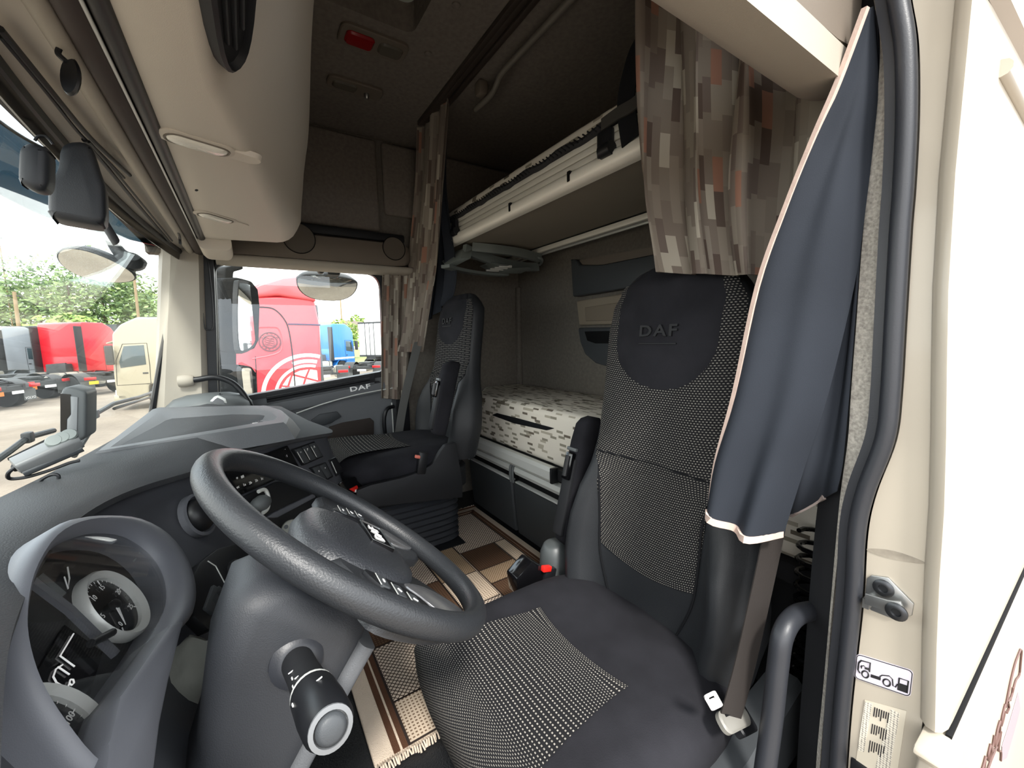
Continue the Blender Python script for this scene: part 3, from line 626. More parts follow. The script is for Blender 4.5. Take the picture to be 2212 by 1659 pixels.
# ------------------------------------------------------------------ curtains
def drape(name, rows, folds, amp, mat, parent=None, full=1.8, nu=None, nv=26, ph=0.0, out=(0, 1, 0), sharp=1.0, **k):
    """cloth hung between rows of (left, right) points from top to bottom; folds waves of depth amp along out"""
    L = cr([r[0] for r in rows], nv//(len(rows)-1)+1); R_ = cr([r[1] for r in rows], nv//(len(rows)-1)+1); n = len(L)-1
    wd = sum((a-b).length for a, b in zip(L, R_))/len(L); ht = (L[0]-L[-1]).length; o = V(out); nu = nu or int(folds*10)
    amps = amp if isinstance(amp, (list, tuple)) else (amp, amp)
    def fn(u, v):
        i = min(int(round(v*n)), n); a, b = L[i], R_[i]
        am = amps[0]+(amps[1]-amps[0])*v
        s = math.sin(2*PI*folds*u+ph+0.5*math.sin(v*5+u*7)); s = math.copysign(abs(s)**sharp, s)
        return a.lerp(b, u + 0.25/folds*math.sin(2*PI*folds*u*2+ph)*0.3) + o*(am*s*(0.7+0.3*math.sin(3*u*folds+1.3)))
    bm = B(); grid(bm, fn, nu, n, 0.0025, uv=(wd*full, ht)); return mk(name, bm, mat, parent, ang=80, **k)

# far sleeper curtain
t = thing('sleeper_curtain', 'gathered brown patterned curtain hanging beside the passenger seat', 'curtain', (0.8, -0.84, 1.5))
YC = -0.862
drape('cloth', [(P(908, 250, Y=YC), P(970, 208, Y=YC)), (P(902, 400, Y=YC), P(956, 400, Y=YC)), (P(888, 560, Y=-0.85), P(944, 560, Y=YC)), (P(884, 650, X=0.99), P(930, 640, Y=YC)), (P(872, 760, X=0.99), P(912, 760, X=0.95))], 4, (0.022, 0.018), m_curtain, t, full=1.7)
drape('lining', [(P(930, 215, Y=-0.89), P(968, 206, Y=-0.90)), (P(930, 400, Y=-0.89), P(962, 400, Y=-0.92)), (P(925, 560, Y=-0.89), P(985, 580, Y=-0.95)), (P(915, 700, Y=-0.88), P(975, 650, Y=-0.95))], 3, 0.02, m_lining, t)
# far door-window curtain
t = thing('window_curtain', 'short brown patterned curtain at the rear edge of the far window', 'curtain', (1.04, -0.74, 1.25))
drape('cloth', [(P(826, 591, X=1.035), P(884, 591, X=1.035)), (P(824, 720, X=1.035), P(882, 720, X=1.035)), (P(823, 860, X=1.035), P(880, 864, X=1.035))], 3, 0.012, m_curtain, t, out=(1, 0, 0), full=1.5)
# near sleeper curtain (patterned)
t = thing('sleeper_curtain', 'large grey-brown patterned curtain hanging behind the driver headrest', 'curtain', (-0.8, -0.88, 1.7))
YN = -0.90
drape('cloth', [(P(1402, -160, Y=YN), P(1845, -330, Y=YN)), (P(1398, 60, Y=YN), P(1838, 20, Y=YN)), (P(1400, 250, Y=YN), P(1826, 220, Y=YN)), (P(1408, 430, Y=YN), P(1800, 420, Y=YN)), (P(1432, 590, Y=YN), P(1790, 600, Y=YN))], 3.3, (0.055, 0.045), m_curtain, t, full=1.35, nu=64, ph=0.9)
# near door curtain: black lining side with pale edging
t = thing('door_curtain', 'black curtain lining with pale pink edging beside the driver headrest', 'curtain', (-1.0, -0.76, 1.2))
edge = [P(1872, 20, Y=-0.775), P(1812, 180, Y=-0.765), P(1760, 300, Y=-0.755), P(1700, 450, Y=-0.745), P(1640, 620, Y=-0.735), P(1590, 850, Y=-0.725), P(1550, 1000, Y=-0.72), P(1536, 1105, Y=-0.72)]
back = [P(1884, 15, Y=-0.80), P(1893, 180, Y=-0.81), P(1882, 300, Y=-0.81), P(1864, 450, Y=-0.80), P(1840, 620, Y=-0.795), P(1785, 850, Y=-0.785), P(1735, 1000, Y=-0.78), P(1682, 1160, Y=-0.775)]
E1, E2 = cr(edge, 5), cr(back, 5); n = len(E1)-1
def fc(u, v):
    i = int(round(v*n)); k = v
    w_ = 0.014*k*math.sin(2*PI*1.6*u+0.6) + 0.006*math.sin(9*u+7*v)*k
    return E1[i].lerp(E2[i], u) + V((0, 0.03*math.sin(PI*u)*k + w_, -0.012*math.sin(PI*u)*k*k))
bm = B(); grid(bm, fc, 26, n, 0.002); mk('lining', bm, m_lining, t, ang=80)
bm = B(); tube(bm, [p+V((0, 0.004, 0)) for p in E1], 0.004, flat=(0.008, 0.006), up=(0.3, 1, 0)); mk('edging', bm, m_piping, t)
bm = B(); tube(bm, [fc(k/16, 1.0)+V((0, 0.002, 0.003)) for k in range(17)], 0.004, flat=(0.006, 0.013), up=(0, 0, 1)); mk('edging', bm, m_piping, t)
back2 = [P(1886, 15, Y=-0.825), P(1897, 180, Y=-0.825), P(1886, 300, Y=-0.825), P(1868, 450, Y=-0.825), P(1855, 620, Y=-0.825), P(1838, 850, Y=-0.825), P(1825, 1000, Y=-0.825), P(1815, 1058, Y=-0.825)]
E3 = cr(back2, 5); low = P(1690, 1122, Y=-0.84)
def fd(u, v):
    i = int(round(v*n)); a = E2[i].lerp(E1[i], 0.12).lerp(P(1700, 1118, Y=-0.85), sm(0.85, 1.0, v)*0.85)+V((0, -0.03, 0))
    return a.lerp(E3[i], u) + V((0, 0.012*math.sin(2*PI*1.3*u)*v, 0))
bm = B(); grid(bm, fd, 18, n, 0.002); mk('inner_fold', bm, m_lining, t, ang=80)
bm = B(); tube(bm, [fd(k/12, 1.0)+V((0, 0.004, 0.004)) for k in range(9)], 0.004, flat=(0.005, 0.01), up=(0, 0, 1)); mk('edging', bm, M('shaded_edging', '8b7f7a', 0.8), t)  # same pale edging, shade of the inner fold put into its colour

# ------------------------------------------------------------------ rug
RZ = 0.233
t = thing('patchwork_rug', 'brown and cream patchwork rug with fringed ends on the cab floor', 'rug', (0.19, -0.63, FZ))
def rug_mat(name, base, line, kind, s):
    m, tt, bs = _new(name); bs.inputs['Roughness'].default_value = 0.95; bs.inputs['Specular IOR Level'].default_value = 0.1
    co = tt.nodes.new('ShaderNodeTexCoord'); sp = tt.nodes.new('ShaderNodeSeparateXYZ'); tt.links.new(co.outputs['Object'], sp.inputs[0])
    if kind == 'lattice':   # diagonal lattice of thin stitched lines
        a = math_(tt, 'ADD', sp.outputs[0], sp.outputs[1]); b = math_(tt, 'SUBTRACT', sp.outputs[0], sp.outputs[1]); th = 0.36
    else:                   # rows of small dots
        a, b, th = sp.outputs[0], sp.outputs[1], None
    fa = math_(tt, 'FRACT', math_(tt, 'DIVIDE', a, s)); fb = math_(tt, 'FRACT', math_(tt, 'DIVIDE', b, s))
    if th is not None: msk = math_(tt, 'MAXIMUM', math_(tt, 'LESS_THAN', fa, 0.24), math_(tt, 'LESS_THAN', fb, 0.24))
    else: msk = math_(tt, 'MULTIPLY', math_(tt, 'LESS_THAN', fa, 0.42), math_(tt, 'LESS_THAN', fb, 0.55))
    mx = tt.nodes.new('ShaderNodeMix'); mx.data_type = 'RGBA'; mx.inputs[6].default_value = lin(base); mx.inputs[7].default_value = lin(line)
    tt.links.new(msk, mx.inputs[0]); n = tt.nodes.new('ShaderNodeTexNoise'); n.inputs['Scale'].default_value = 500; tt.links.new(co.outputs['Object'], n.inputs['Vector'])
    tt.links.new(mx.outputs[2], bs.inputs['Base Color']); _bump(tt, bs, n.outputs['Fac'], 0.8, 0.002); return m
rk = {'a': rug_mat('rug_cream_lattice', 'd0c0b0', '3a2d26', 'lattice', 0.0155), 'b': rug_mat('rug_brown_dots', '4c382b', '6a5442', 'dots', 0.010),
      'c': rug_mat('rug_tan_lattice', '80684f', 'b5a088', 'lattice', 0.013), 'd': rug_mat('rug_cream_dots', 'cfbda8', '75604f', 'dots', 0.0105), 'e': rug_mat('rug_pink_dots', 'c7ac98', 'a58b78', 'dots', 0.010)}
m_rugc = M('rug_cream_pile', 'd4c3b0', 0.95, bump=0.9, bscale=420, spec=0.1, dist=0.003); m_rugb = M('rug_brown_pile', '5a3f30', 0.95, bump=0.9, bscale=420, spec=0.1); m_rugd = M('rug_dark_line', '2a1f1a', 0.95)
bm = B(); bx(bm, -0.415, 0.795, -1.088, -0.175, FZ+0.001, RZ, 0.005); mk('backing', bm, m_rugc, t)
def rbar(x0, x1, y0, y1, mat, nm, h=0.0022):
    bm = B(); bx(bm, x0, x1, y0, y1, RZ-0.003, RZ+h); return mk(nm, bm, mat, t, smooth=False)
for d, w_, mt in ((0.048, 0.016, m_rugb), (0.070, 0.014, m_rugb)):
    rbar(-0.413, 0.795-d, -0.175-d-w_, -0.175-d, mt, 'border_stripe'); rbar(-0.413, 0.795-d, -1.088+d*0.75, -1.088+d*0.75+w_*0.8, mt, 'border_stripe')
    rbar(0.795-d-w_*0.7, 0.795-d, -1.088+d*0.75, -0.175-d, mt, 'border_stripe')
rbar(-0.413, 0.71, -0.262, -0.2595, m_rugd, 'border_line'); rbar(-0.413, 0.71, -1.0215, -1.019, m_rugd, 'border_line'); rbar(0.71, 0.7125, -1.02, -0.26, m_rugd, 'border_line')
patches = [(0.34, 0.71, -1.018, -0.765, 'a'), (0.16, 0.34, -0.952, -0.77, 'b'), (0.05, 0.16, -0.952, -0.77, 'c'), (0.05, 0.34, -1.018, -0.955, 'd'), (0.17, 0.52, -0.765, -0.60, 'c'), (0.52, 0.71, -0.76, -0.55, 'e'),
           (-0.03, 0.17, -0.765, -0.60, 'd'), (-0.12, 0.05, -0.952, -0.77, 'b'), (-0.12, 0.05, -1.018, -0.955, 'c'), (-0.27, -0.035, -0.405, -0.262, 'a'), (-0.412, -0.27, -0.405, -0.262, 'd'), (-0.2, -0.035, -0.59, -0.405, 'b'), (-0.412, -0.2, -0.59, -0.405, 'b'),
           (-0.035, 0.20, -0.60, -0.43, 'b'), (0.20, 0.45, -0.60, -0.262, 'a'), (0.45, 0.71, -0.55, -0.262, 'd'), (-0.035, 0.20, -0.43, -0.262, 'b'), (-0.412, -0.12, -1.018, -0.77, 'd'), (-0.412, -0.03, -0.77, -0.59, 'a')]
for x0, x1, y0, y1, k in patches:
    rbar(x0-0.001, x1+0.001, y0-0.001, y1+0.001, m_rugd, 'patch_outline', 0.0008)
    bm = B(); bx(bm, x0+0.004, x1-0.004, y0+0.004, y1-0.004, RZ-0.002, RZ+0.0028); mk('patch', bm, rk[k], t, smooth=False)
rr = random.Random(5)
for nm, x, sg in (('fringe', 0.795, 1), ('fringe', -0.415, -1)):
    bm = B()
    for k in range(150):
        y = -1.086+0.91*k/150; L_ = 0.014+0.012*rr.random(); tube(bm, [(x-sg*0.003, y, RZ-0.003), (x+sg*L_*0.5, y+0.003*rr.random(), RZ-0.001+0.005*rr.random()), (x+sg*L_, y+0.005*(rr.random()-0.5), FZ+0.003)], 0.0024, 4)
    mk(nm, bm, m_rugc, t, kind='stuff')
rbar(0.782, 0.795, -1.086, -0.18, m_rugb, 'end_binding', 0.003)
# ================================================================== SEATS
def tab(t_, pts):
    for (a, va), (b, vb) in zip(pts, pts[1:]):
        if t_ <= b: return va+(vb-va)*sm(a, b, t_) if b > a else vb
    return pts[-1][1]
HW = [(-0.1, 0.262), (0.0, 0.285), (0.1, 0.300), (0.25, 0.285), (0.4, 0.243), (0.5, 0.222), (0.65, 0.216), (0.8, 0.215), (0.88, 0.207), (0.94, 0.180), (0.98, 0.140), (1.0, 0.09)]
DF = [(-0.1, 0.05), (0.8, 0.055), (0.94, 0.045), (1.0, 0.015)]
def seat(name, label, cx, dy, zc, zt, weave, parts, vs_=1.0, lumbar=0.10, cw=0.305):
    t = thing(name, label, 'seat', (cx, dy-0.6, FZ)); H_ = zt-zc; P_ = 3.2
    def Z(k): return zc+H_*k
    def Yc(k): return dy-0.885-0.108*k
    def bol(k): return 0.07*(1-sm(0.18, 0.5, k))
    def fy(s, k): return Yc(k) + tab(k, DF)*(1-min(1, abs(s))**P_)**(1/P_) + bol(k)*math.exp(-((abs(s)-0.80)/0.15)**2) - 0.018*(1-sm(0.55, 0.8, k))*math.exp(-(s/0.45)**2)
    def pt(s, k, o=0.0): return V((cx+s*tab(k, HW), fy(s, k)+o, Z(k)))
    rings = []
    for k in [-0.10, -0.04, 0.02, 0.08, 0.15, 0.22, 0.3, 0.38, 0.46, 0.54, 0.62, 0.7, 0.78, 0.84, 0.89, 0.93, 0.96, 0.985, 1.0]:
        r = []
        for j in range(44):
            a = 2*PI*j/44; s = math.copysign(abs(math.cos(a))**(2/P_), math.cos(a))
            if math.sin(a) >= -1e-9: y = fy(s, k)
            else: y = Yc(k) - (0.065 if k < 0.9 else 0.065-0.4*(k-0.9))*abs(math.sin(a))**(2/P_)
            r.append(V((cx+s*tab(k, HW), y, Z(k))))
        rings.append(r)
    bm = B(); loft(bm, rings); mk('backrest', bm, m_vinyl, t, ang=70)
    # woven centre panel
    def sf(k): return tab(k, [(0.08, 0.40), (0.15, 0.52), (0.25, 0.58), (0.36, 0.68), (0.46, 0.90), (0.54, 0.97), (1.0, 0.965)])
    def fab(u, v):
        s = (2*u-1); k0 = lumbar+0.035*s*s; k = k0 + (0.955-k0)*v; return pt(s*sf(k), k, 0.0035)
    bm = B(); grid(bm, fab, 40, 56, 0.0, uv=(0.40, H_*0.86)); mk('fabric_panel', bm, weave, t, ang=80)
    bm = B(); tube(bm, [pt((2*j/24-1)*sf(0.43)*0.97, 0.43, 0.004) for j in range(25)], 0.0025, 6); mk('seam', bm, m_strap, t)
    # headrest pad
    def sh(k): return 0.72*math.sqrt(max(0.0, 1-(max(0, 0.79-k)/0.145)**2)) if k < 0.79 else 0.72+0.10*sm(0.79, 0.99, k)
    def pad(u, v):
        k = 0.6455+(0.995-0.6455)*v; s = (2*u-1)*max(0.02, sh(k)); return pt(s, k, 0.004+0.011*(1-(2*u-1)**4)*sm(0, 0.25, v))
    bm = B(); grid(bm, pad, 30, 34); mk('headrest_pad', bm, m_suede, t, ang=80)
    c0 = pt(0, 0.81, 0.0175); text('lettering', 'DAF', c0, (-1, 0, 0), (0, -0.10, 1), 0.042, m_blackm, t, bold=0.02, spacing=1.2, sx=1.35, ext=0.003)
    bm = B(); box(bm, pt(0, 0.776, 0.0165), (0.115, 0.004, 0.004), 0.001); mk('emblem_line', bm, m_blackm, t)
    # cushion
    yr, yf = dy-0.90, dy-0.275; yc, hy = (yr+yf)/2, (yf-yr)/2
    def plan(ins, z, up=0.0):
        out = []
        for j in range(48):
            a = 2*PI*j/48; s = math.copysign(abs(math.cos(a))**0.5, math.cos(a)); q = math.copysign(abs(math.sin(a))**0.5, math.sin(a))
            out.append(V((cx+s*(cw-ins), yc+q*(hy-ins), z+up*abs(s)**4)))
        return out
    bm = B(); loft(bm, [plan(0.03, zc-0.13), plan(0.0, zc-0.08), plan(0.0, zc-0.045, 0.0), plan(0.010, zc-0.024, 0.0), plan(0.035, zc-0.005, 0.002), plan(0.075, zc+0.005, 0.002), plan(0.16, zc+0.006, 0.0)]); mk('cushion', bm, m_suede, t, ang=70)
    path = cr([(yr+0.30, zc+0.009), (yc+0.08, zc+0.0125), (yf-0.09, zc+0.0125), (yf-0.035, zc+0.006), (yf-0.006, zc-0.014), (yf+0.004, zc-0.05), (yf-0.004, zc-0.10)] and [V((0, a, b)) for a, b in ((yr+0.30, zc+0.0095), (yc+0.08, zc+0.013), (yf-0.09, zc+0.0135), (yf-0.035, zc+0.008), (yf-0.003, zc-0.014), (yf+0.0045, zc-0.05), (yf-0.006, zc-0.105))], 6)
    n = len(path)-1
    def cf(u, v):
        p = path[min(n, int(round(v*n)))]; s = 2*u-1; hw_ = 0.155+0.075*sm(0, 0.7, v)
        return V((cx+s*hw_, p.y - (0.02*s*s if v < 0.05 else 0) - 0.016*sm(0.55, 0.8, v)*abs(s)**4, p.z + 0.008*sm(0, 0.3, v)*(1-sm(0.5, 0.8, v))*abs(s)**3))
    bm = B(); grid(bm, cf, 24, n, 0.0, uv=(0.42, 0.52)); mk('cushion_fabric', bm, weave, t, ang=80)
    for s in (-1, 1):
        bm = B(); tube(bm, cr([pt(s*0.36, -0.04, 0.0), pt(s*0.50, 0.10, 0.004), pt(s*0.56, 0.22, 0.004), pt(s*0.66, 0.345, 0.004), pt(s*0.88, 0.45, 0.003)], 6), 0.003, 6); mk('bolster_seam', bm, m_strap, t)
    # base shell
    bm = B()
    def sring(k, z): return [V((cx+math.copysign(abs(math.cos(2*PI*j/40))**0.4, math.cos(2*PI*j/40))*(cw-0.03)*k, yc-0.03+math.copysign(abs(math.sin(2*PI*j/40))**0.4, math.sin(2*PI*j/40))*0.29*k, z)) for j in range(40)]
    loft(bm, [sring(0.9, zc-0.24), sring(1.0, zc-0.22), sring(1.0, zc-0.125), sring(0.98, zc-0.12)]); mk('base_shell', bm, m_blackm, t)
    zb = FZ+0.015; zz = zc-0.24; nr = max(2, int((zz-zb)/0.03)); rs = []
    for k in range(nr+1):
        z = zb+(zz-zb)*k/nr; rs += [sring(0.80, z)] + ([sring(0.86, z+(zz-zb)/nr/2)] if k < nr else [])
    bm = B(); loft(bm, rs); mk('bellows', bm, m_rubber, t, ang=20)
    bm = B(); bx(bm, cx-0.24, cx+0.24, yc-0.26, yc+0.2, FZ+0.001, FZ+0.02, 0.004); mk('floor_plate', bm, m_black, t)
    return t, pt, Z, Yc

# driver seat
ds, dpt, dZ, dY = seat('driver_seat', 'black driver seat with grey woven centre panels and winged bolsters', -0.648, 0.0, 0.50, 1.437, m_weave, None)
# side console with switch panel and belt anchor
bm = B(); loft(bm, [[V((x0, y, z0)), V((x1, y, z0)), V((x1, y, z1)), V((x1+0.012, y, z1+0.012)), V((x0, y, z1+0.012))] for y, x0, x1, z0, z1 in ((-0.98, -0.925, -0.99, 0.30, 0.46), (-0.86, -0.925, -0.995, 0.30, 0.44), (-0.76, -0.93, -0.995, 0.30, 0.40), (-0.62, -0.945, -0.99, 0.30, 0.375), (-0.30, -0.95, -0.985, 0.30, 0.36))]); mk('side_console', bm, m_greyd, ds)
swc = P(1570, 1640, Z=0.395); bm = B(); box(bm, swc, (0.05, 0.075, 0.02), 0.006, Matrix.Rotation(-0.25, 3, 'X')); sw = mk('switch_panel', bm, m_blackm, ds)
bm = B(); sx_ = swc+V((-0.004, -0.006, 0.012)); box(bm, sx_, (0.010, 0.02, 0.002)); box(bm, sx_+V((0.008, 0.008, 0)), (0.012, 0.006, 0.002)); box(bm, sx_+V((-0.01, -0.012, 0)), (0.014, 0.006, 0.002)); mk('seat_symbol', bm, m_white, sw)
# armrest folded up
def armrest(par, c, tilt, L_, nm_mat, s=1.0, side=-1):
    R3 = Matrix.Rotation(tilt, 3, 'X'); c = V(c)
    def q(x, y, z): return c + R3 @ V((x, y, z))
    bm = B(); loft(bm, [[q(px_, py_, z) for px_, py_ in [(0.033*s*math.copysign(abs(math.cos(2*PI*j/28))**0.5, math.cos(2*PI*j/28))*k, 0.045*s*math.copysign(abs(math.sin(2*PI*j/28))**0.5, math.sin(2*PI*j/28))*k+o) for j in range(28)]] for z, k, o in ((-L_*0.52, 0.5, -0.01), (-L_*0.49, 0.82, -0.006), (-L_*0.42, 0.95, 0), (0, 1.0, 0), (L_*0.3, 1.0, 0), (L_*0.44, 0.95, -0.004), (L_*0.49, 0.8, -0.012), (L_*0.52, 0.45, -0.02))]); a = mk('armrest', bm, m_suede, par, ang=70)
    bm = B(); box(bm, q(0, 0.036*s, -0.14*L_), (0.05*s, 0.03*s, 0.62*L_), 0.01, R3); mk('armrest_core', bm, m_blackm, a)
    bm = B(); box(bm, q(0, 0.052*s, 0.10*L_), (0.036*s, 0.02*s, 0.22*L_), 0.006, R3); mk('adjuster_housing', bm, m_gloss, a)
    bm = B(); tube(bm, [q(0, 0.062*s, 0.02*L_), q(0, 0.062*s, 0.18*L_)], 0.010*s, 12); mk('adjuster_wheel', bm, m_black, a)
    bm = B(); box(bm, q(0, 0.05*s, 0.235*L_), (0.046*s, 0.012, 0.012), 0.003, R3); mk('adjuster_clip', bm, m_grey, a)
    return a
armrest(ds, P(1247, 1035, X=-0.312), 0.27, 0.43, None, 1.0)
# hinge cone and buckle on the inner side
bm = B(); lathe(bm, [(0.074, -0.105), (0.072, -0.095), (0.050, 0.03), (0.036, 0.055), (0.026, 0.06)], P(1200, 1205, X=-0.29), (0.0, 0.15, 1), 24); mk('hinge_cover', bm, M('hinge_grey', '464a4b', 0.45), ds)
pl = [P(*p, X=-0.335) for p in ((1115, 1252), (1150, 1212), (1232, 1262), (1240, 1300), (1120, 1290))]
bm = B(); prism(bm, pl, (0.06, 0, 0), 0.006); mk('buckle_bracket', bm, m_gloss, ds)
bk = P(1182, 1240, X=-0.335); bm = B(); box(bm, bk+V((0.0, 0.0, -0.03)), (0.022, 0.045, 0.10), 0.005, Matrix.Rotation(0.25, 3, 'X')); bb = mk('belt_buckle', bm, m_black, ds)
bm = B(); box(bm, P(1180, 1228, X=-0.342), (0.018, 0.034, 0.018), 0.003, Matrix.Rotation(0.25, 3, 'X')); mk('release_button', bm, m_red, bb)
# driver belt
t = thing('seat_belt', 'brown-black driver seat belt running down to its floor anchor', 'seat belt', (-0.95, -0.85, 0.45))
q = [P(1700, 1010, X=-0.99), P(1668, 1170, X=-0.985), P(1640, 1300, X=-0.98), P(1608, 1440, X=-0.975), P(1575, 1560, X=-0.97)]
bm = B(); tube(bm, cr(q, 6), 0.02, flat=(0.047, 0.0025), up=(-1, 0.35, 0.2)); mk('webbing', bm, m_belt, t)
a = P(1585, 1552, X=-0.972); R3 = Matrix.Rotation(-0.45, 3, 'X') @ Matrix.Rotation(0.25, 3, 'Y')
ex = (P(1622, 1535, X=-0.975)-P(1545, 1572, X=-0.968)).normalized(); nz_ = (CAM-a).normalized(); nz_ = (nz_-ex*nz_.dot(ex)).normalized(); ey = nz_.cross(ex)
bm = B(); loft(bm, [rring(a+nz_*o, ex, ey, 0.082-2*i, 0.036-2*i, 0.014) for o, i in ((-0.006, 0), (0.003, 0), (0.006, 0.003))]); ag = mk('guide_loop', bm, M('grey_guide', '77756f', 0.45), t)
bm = B(); box(bm, a+ey*0.008+nz_*0.006, (0.05, 0.004, 0.003), 0.0, Matrix((ex, ey, nz_)).transposed()); mk('guide_slot', bm, m_void, ag)
bm = B(); rplate(bm, a+ex*0.038-nz_*0.008, ex, ey, 0.05, 0.06, 0.008, 0.02, 0.003); mk('anchor_socket', bm, m_black, t)
b = P(1540, 1512, X=-0.965); e2x = (P(1556, 1545, X=-0.965)-P(1524, 1488, X=-0.965)).normalized(); n2 = (CAM-b).normalized(); n2 = (n2-e2x*n2.dot(e2x)).normalized(); e2y = n2.cross(e2x)
bm = B(); frame(bm, rring(b, e2x, e2y, 0.052, 0.024, 0.006), rring(b-e2x*0.012, e2x, e2y, 0.012, 0.010, 0.002), n2*0.003); mk('latch_tongue', bm, M('bright_tongue', 'e8e8e4', 0.3, metal=0.3), t)

# passenger seat
ps, ppt, pZ, pY = seat('passenger_seat', 'black passenger seat with ribbed grey centre panels beside the far door', 0.655, 0.01, 0.745, 1.485, m_weave2, None, cw=0.262)
armrest(ps, (0.405, -0.748, 0.98), 0.25, 0.34, None, 0.9)
# raised side shell of the passenger seat
pl = [P(*p, X=0.372) for p in ((770, 1060), (800, 1048), (870, 1032), (905, 1020), (935, 1002), (952, 975), (962, 962), (985, 955), (1000, 1040), (1000, 1075), (820, 1095), (770, 1105))]
bm = B(); prism(bm, pl, (0.03, 0, 0), 0.006); mk('side_shell', bm, m_blackm, ps)
c = P(912, 1000, X=0.375); bm = B(); box(bm, c, (0.024, 0.042, 0.10), 0.006, Matrix.Rotation(0.2, 3, 'X')); bb = mk('belt_buckle', bm, m_black, ps)
bm = B(); box(bm, P(906, 987, X=0.372), (0.016, 0.04, 0.014), 0.003, Matrix.Rotation(0.3, 3, 'X')); mk('release_button', bm, M('faded_red', 'd2705f', 0.4), bb)
# passenger belt
t = thing('seat_belt', 'grey passenger seat belt slanting down past the far curtain', 'seat belt', (0.95, -0.75, 1.0))
q = [P(935, 630, X=0.93), P(915, 700, X=0.94), P(893, 780, X=0.945), P(872, 870, X=0.95), P(860, 945, X=0.95)]
bm = B(); tube(bm, cr(q, 6), 0.02, flat=(0.045, 0.003), up=(-1, 0.3, 0)); mk('webbing', bm, M('grey_belt', '4a4a48', 0.7), t)
# grab handle and spiral hose by the driver's door pillar
t = thing('entry_handle', 'thick black entry grab handle beside the driver seat', 'grab handle', (-1.03, -0.8, 0.3))
bm = B(); tube(bm, cr([P(1800, 1322, X=-1.035), P(1770, 1318, X=-1.033), P(1722, 1328, X=-1.03), P(1692, 1368, X=-1.03), P(1680, 1440, X=-1.03), P(1668, 1550, X=-1.03), P(1650, 1680, X=-1.03), P(1640, 1760, X=-1.03)], 7), 0.017, 14); mk('bar', bm, m_rubber, t)
bm = B(); lathe(bm, [(0.03, 0), (0.03, 0.012), (0.02, 0.02)], P(1640, 1755, X=-1.03), (0, 0, 1), 16); mk('foot', bm, m_black, t)
t = thing('spiral_hose', 'black coiled air hose hanging in the dark beside the door pillar', 'hose', (-1.02, -1.0, 0.3))
bm = B(); hc = P(1762, 1400, X=-0.985)
pts = [V((hc.x+0.045*math.cos(k*0.5), hc.y+0.045*math.sin(k*0.5), 0.30+0.0026*k)) for k in range(190)]
tube(bm, pts, 0.0055, 7); mk('coil', bm, m_gloss, t)
# ================================================================== DASHBOARD
db = thing('dashboard', 'dark grey wrap-around dashboard with padded hood and top tray', 'dashboard', (0, 0.15, FZ))
# columns: hood edge K, front edge F, outward direction of the fascia in plan, slope of the fascia
COLS = [((-1.02, 0.135, 1.010), (-1.03, 0.34, 1.03), (-0.05, -1), 0.58), ((-0.85, 0.187, 1.011), (-0.86, 0.365, 1.03), (-0.05, -1), 0.58), ((-0.70, 0.222, 1.000), (-0.70, 0.38, 1.025), (-0.05, -1), 0.58),
        ((-0.55, 0.244, 0.996), (-0.53, 0.385, 1.015), (-0.05, -1), 0.58), ((-0.40, 0.238, 0.990), (-0.37, 0.375, 1.005), (-0.08, -1), 0.56), ((-0.25, 0.207, 0.973), (-0.2, 0.36, 1.0), (-0.25, -0.97), 0.45),
        ((-0.10, 0.132, 0.953), (0.0, 0.345, 0.997), (-0.45, -0.89), 0.32), ((0.0, 0.066, 0.948), (0.16, 0.34, 0.993), (-0.58, -0.81), 0.25), ((0.10, -0.006, 0.945), (0.32, 0.335, 0.99), (-0.636, -0.77), 0.226), ((0.20, -0.10, 0.932), (0.48, 0.33, 0.987), (-0.66, -0.75), 0.226), ((0.30, -0.197, 0.915), (0.64, 0.325, 0.985), (-0.64, -0.77), 0.226),
        ((0.375, -0.25, 0.902), (0.78, 0.31, 0.985), (-0.3, -0.95), 0.24), ((0.455, -0.245, 0.905), (0.88, 0.295, 0.985), (0.35, -0.94), 0.2), ((0.53, -0.16, 0.92), (0.94, 0.285, 0.985), (0.85, -0.5), 0.1), ((0.64, 0.0, 0.94), (0.98, 0.275, 0.985), (0.8, -0.6), 0.05), ((0.82, 0.10, 0.955), (1.01, 0.265, 0.985), (0.3, -0.95), 0.05), ((1.03, 0.13, 0.96), (1.03, 0.26, 0.985), (0, -1), 0.05)]
def ccr(i): return cr([V(c[i]) if len(c[i]) == 3 else V((c[i][0], c[i][1], 0)) for c in COLS], 5)
Kc, Fc, Nc = ccr(0), ccr(1), ccr(2); Sc = [p.x for p in cr([V((c[3], 0, 0)) for c in COLS], 5)]
def rows(i):
    K, F_, n_, s = Kc[i], Fc[i], Nc[i].normalized(), Sc[i]; o = []
    up = 0.018*sm(-0.15, 0.1, K.x)
    for k, dz in ((0.0, -0.06), (0.0, 0.0), (0.25, 0.004), (0.5, 0.008), (0.72, 0.006)):
        p = F_.lerp(K, k); p.z = F_.z+(K.z-F_.z)*k*(0.6-0.6*sm(-0.15, 0.05, K.x))+dz; o.append(p)
    o.append(F_.lerp(K, 0.88)+V((0, 0, 0.008+up*0.6))); o.append(F_.lerp(K, 0.965)+V((0, 0, 0.004)))
    o.append(K+n_*0.004+V((0, 0, -0.006))); o.append(K+n_*0.001+V((0, 0, -0.018))); o.append(K-n_*0.022+V((0, 0, -0.024)))
    return o
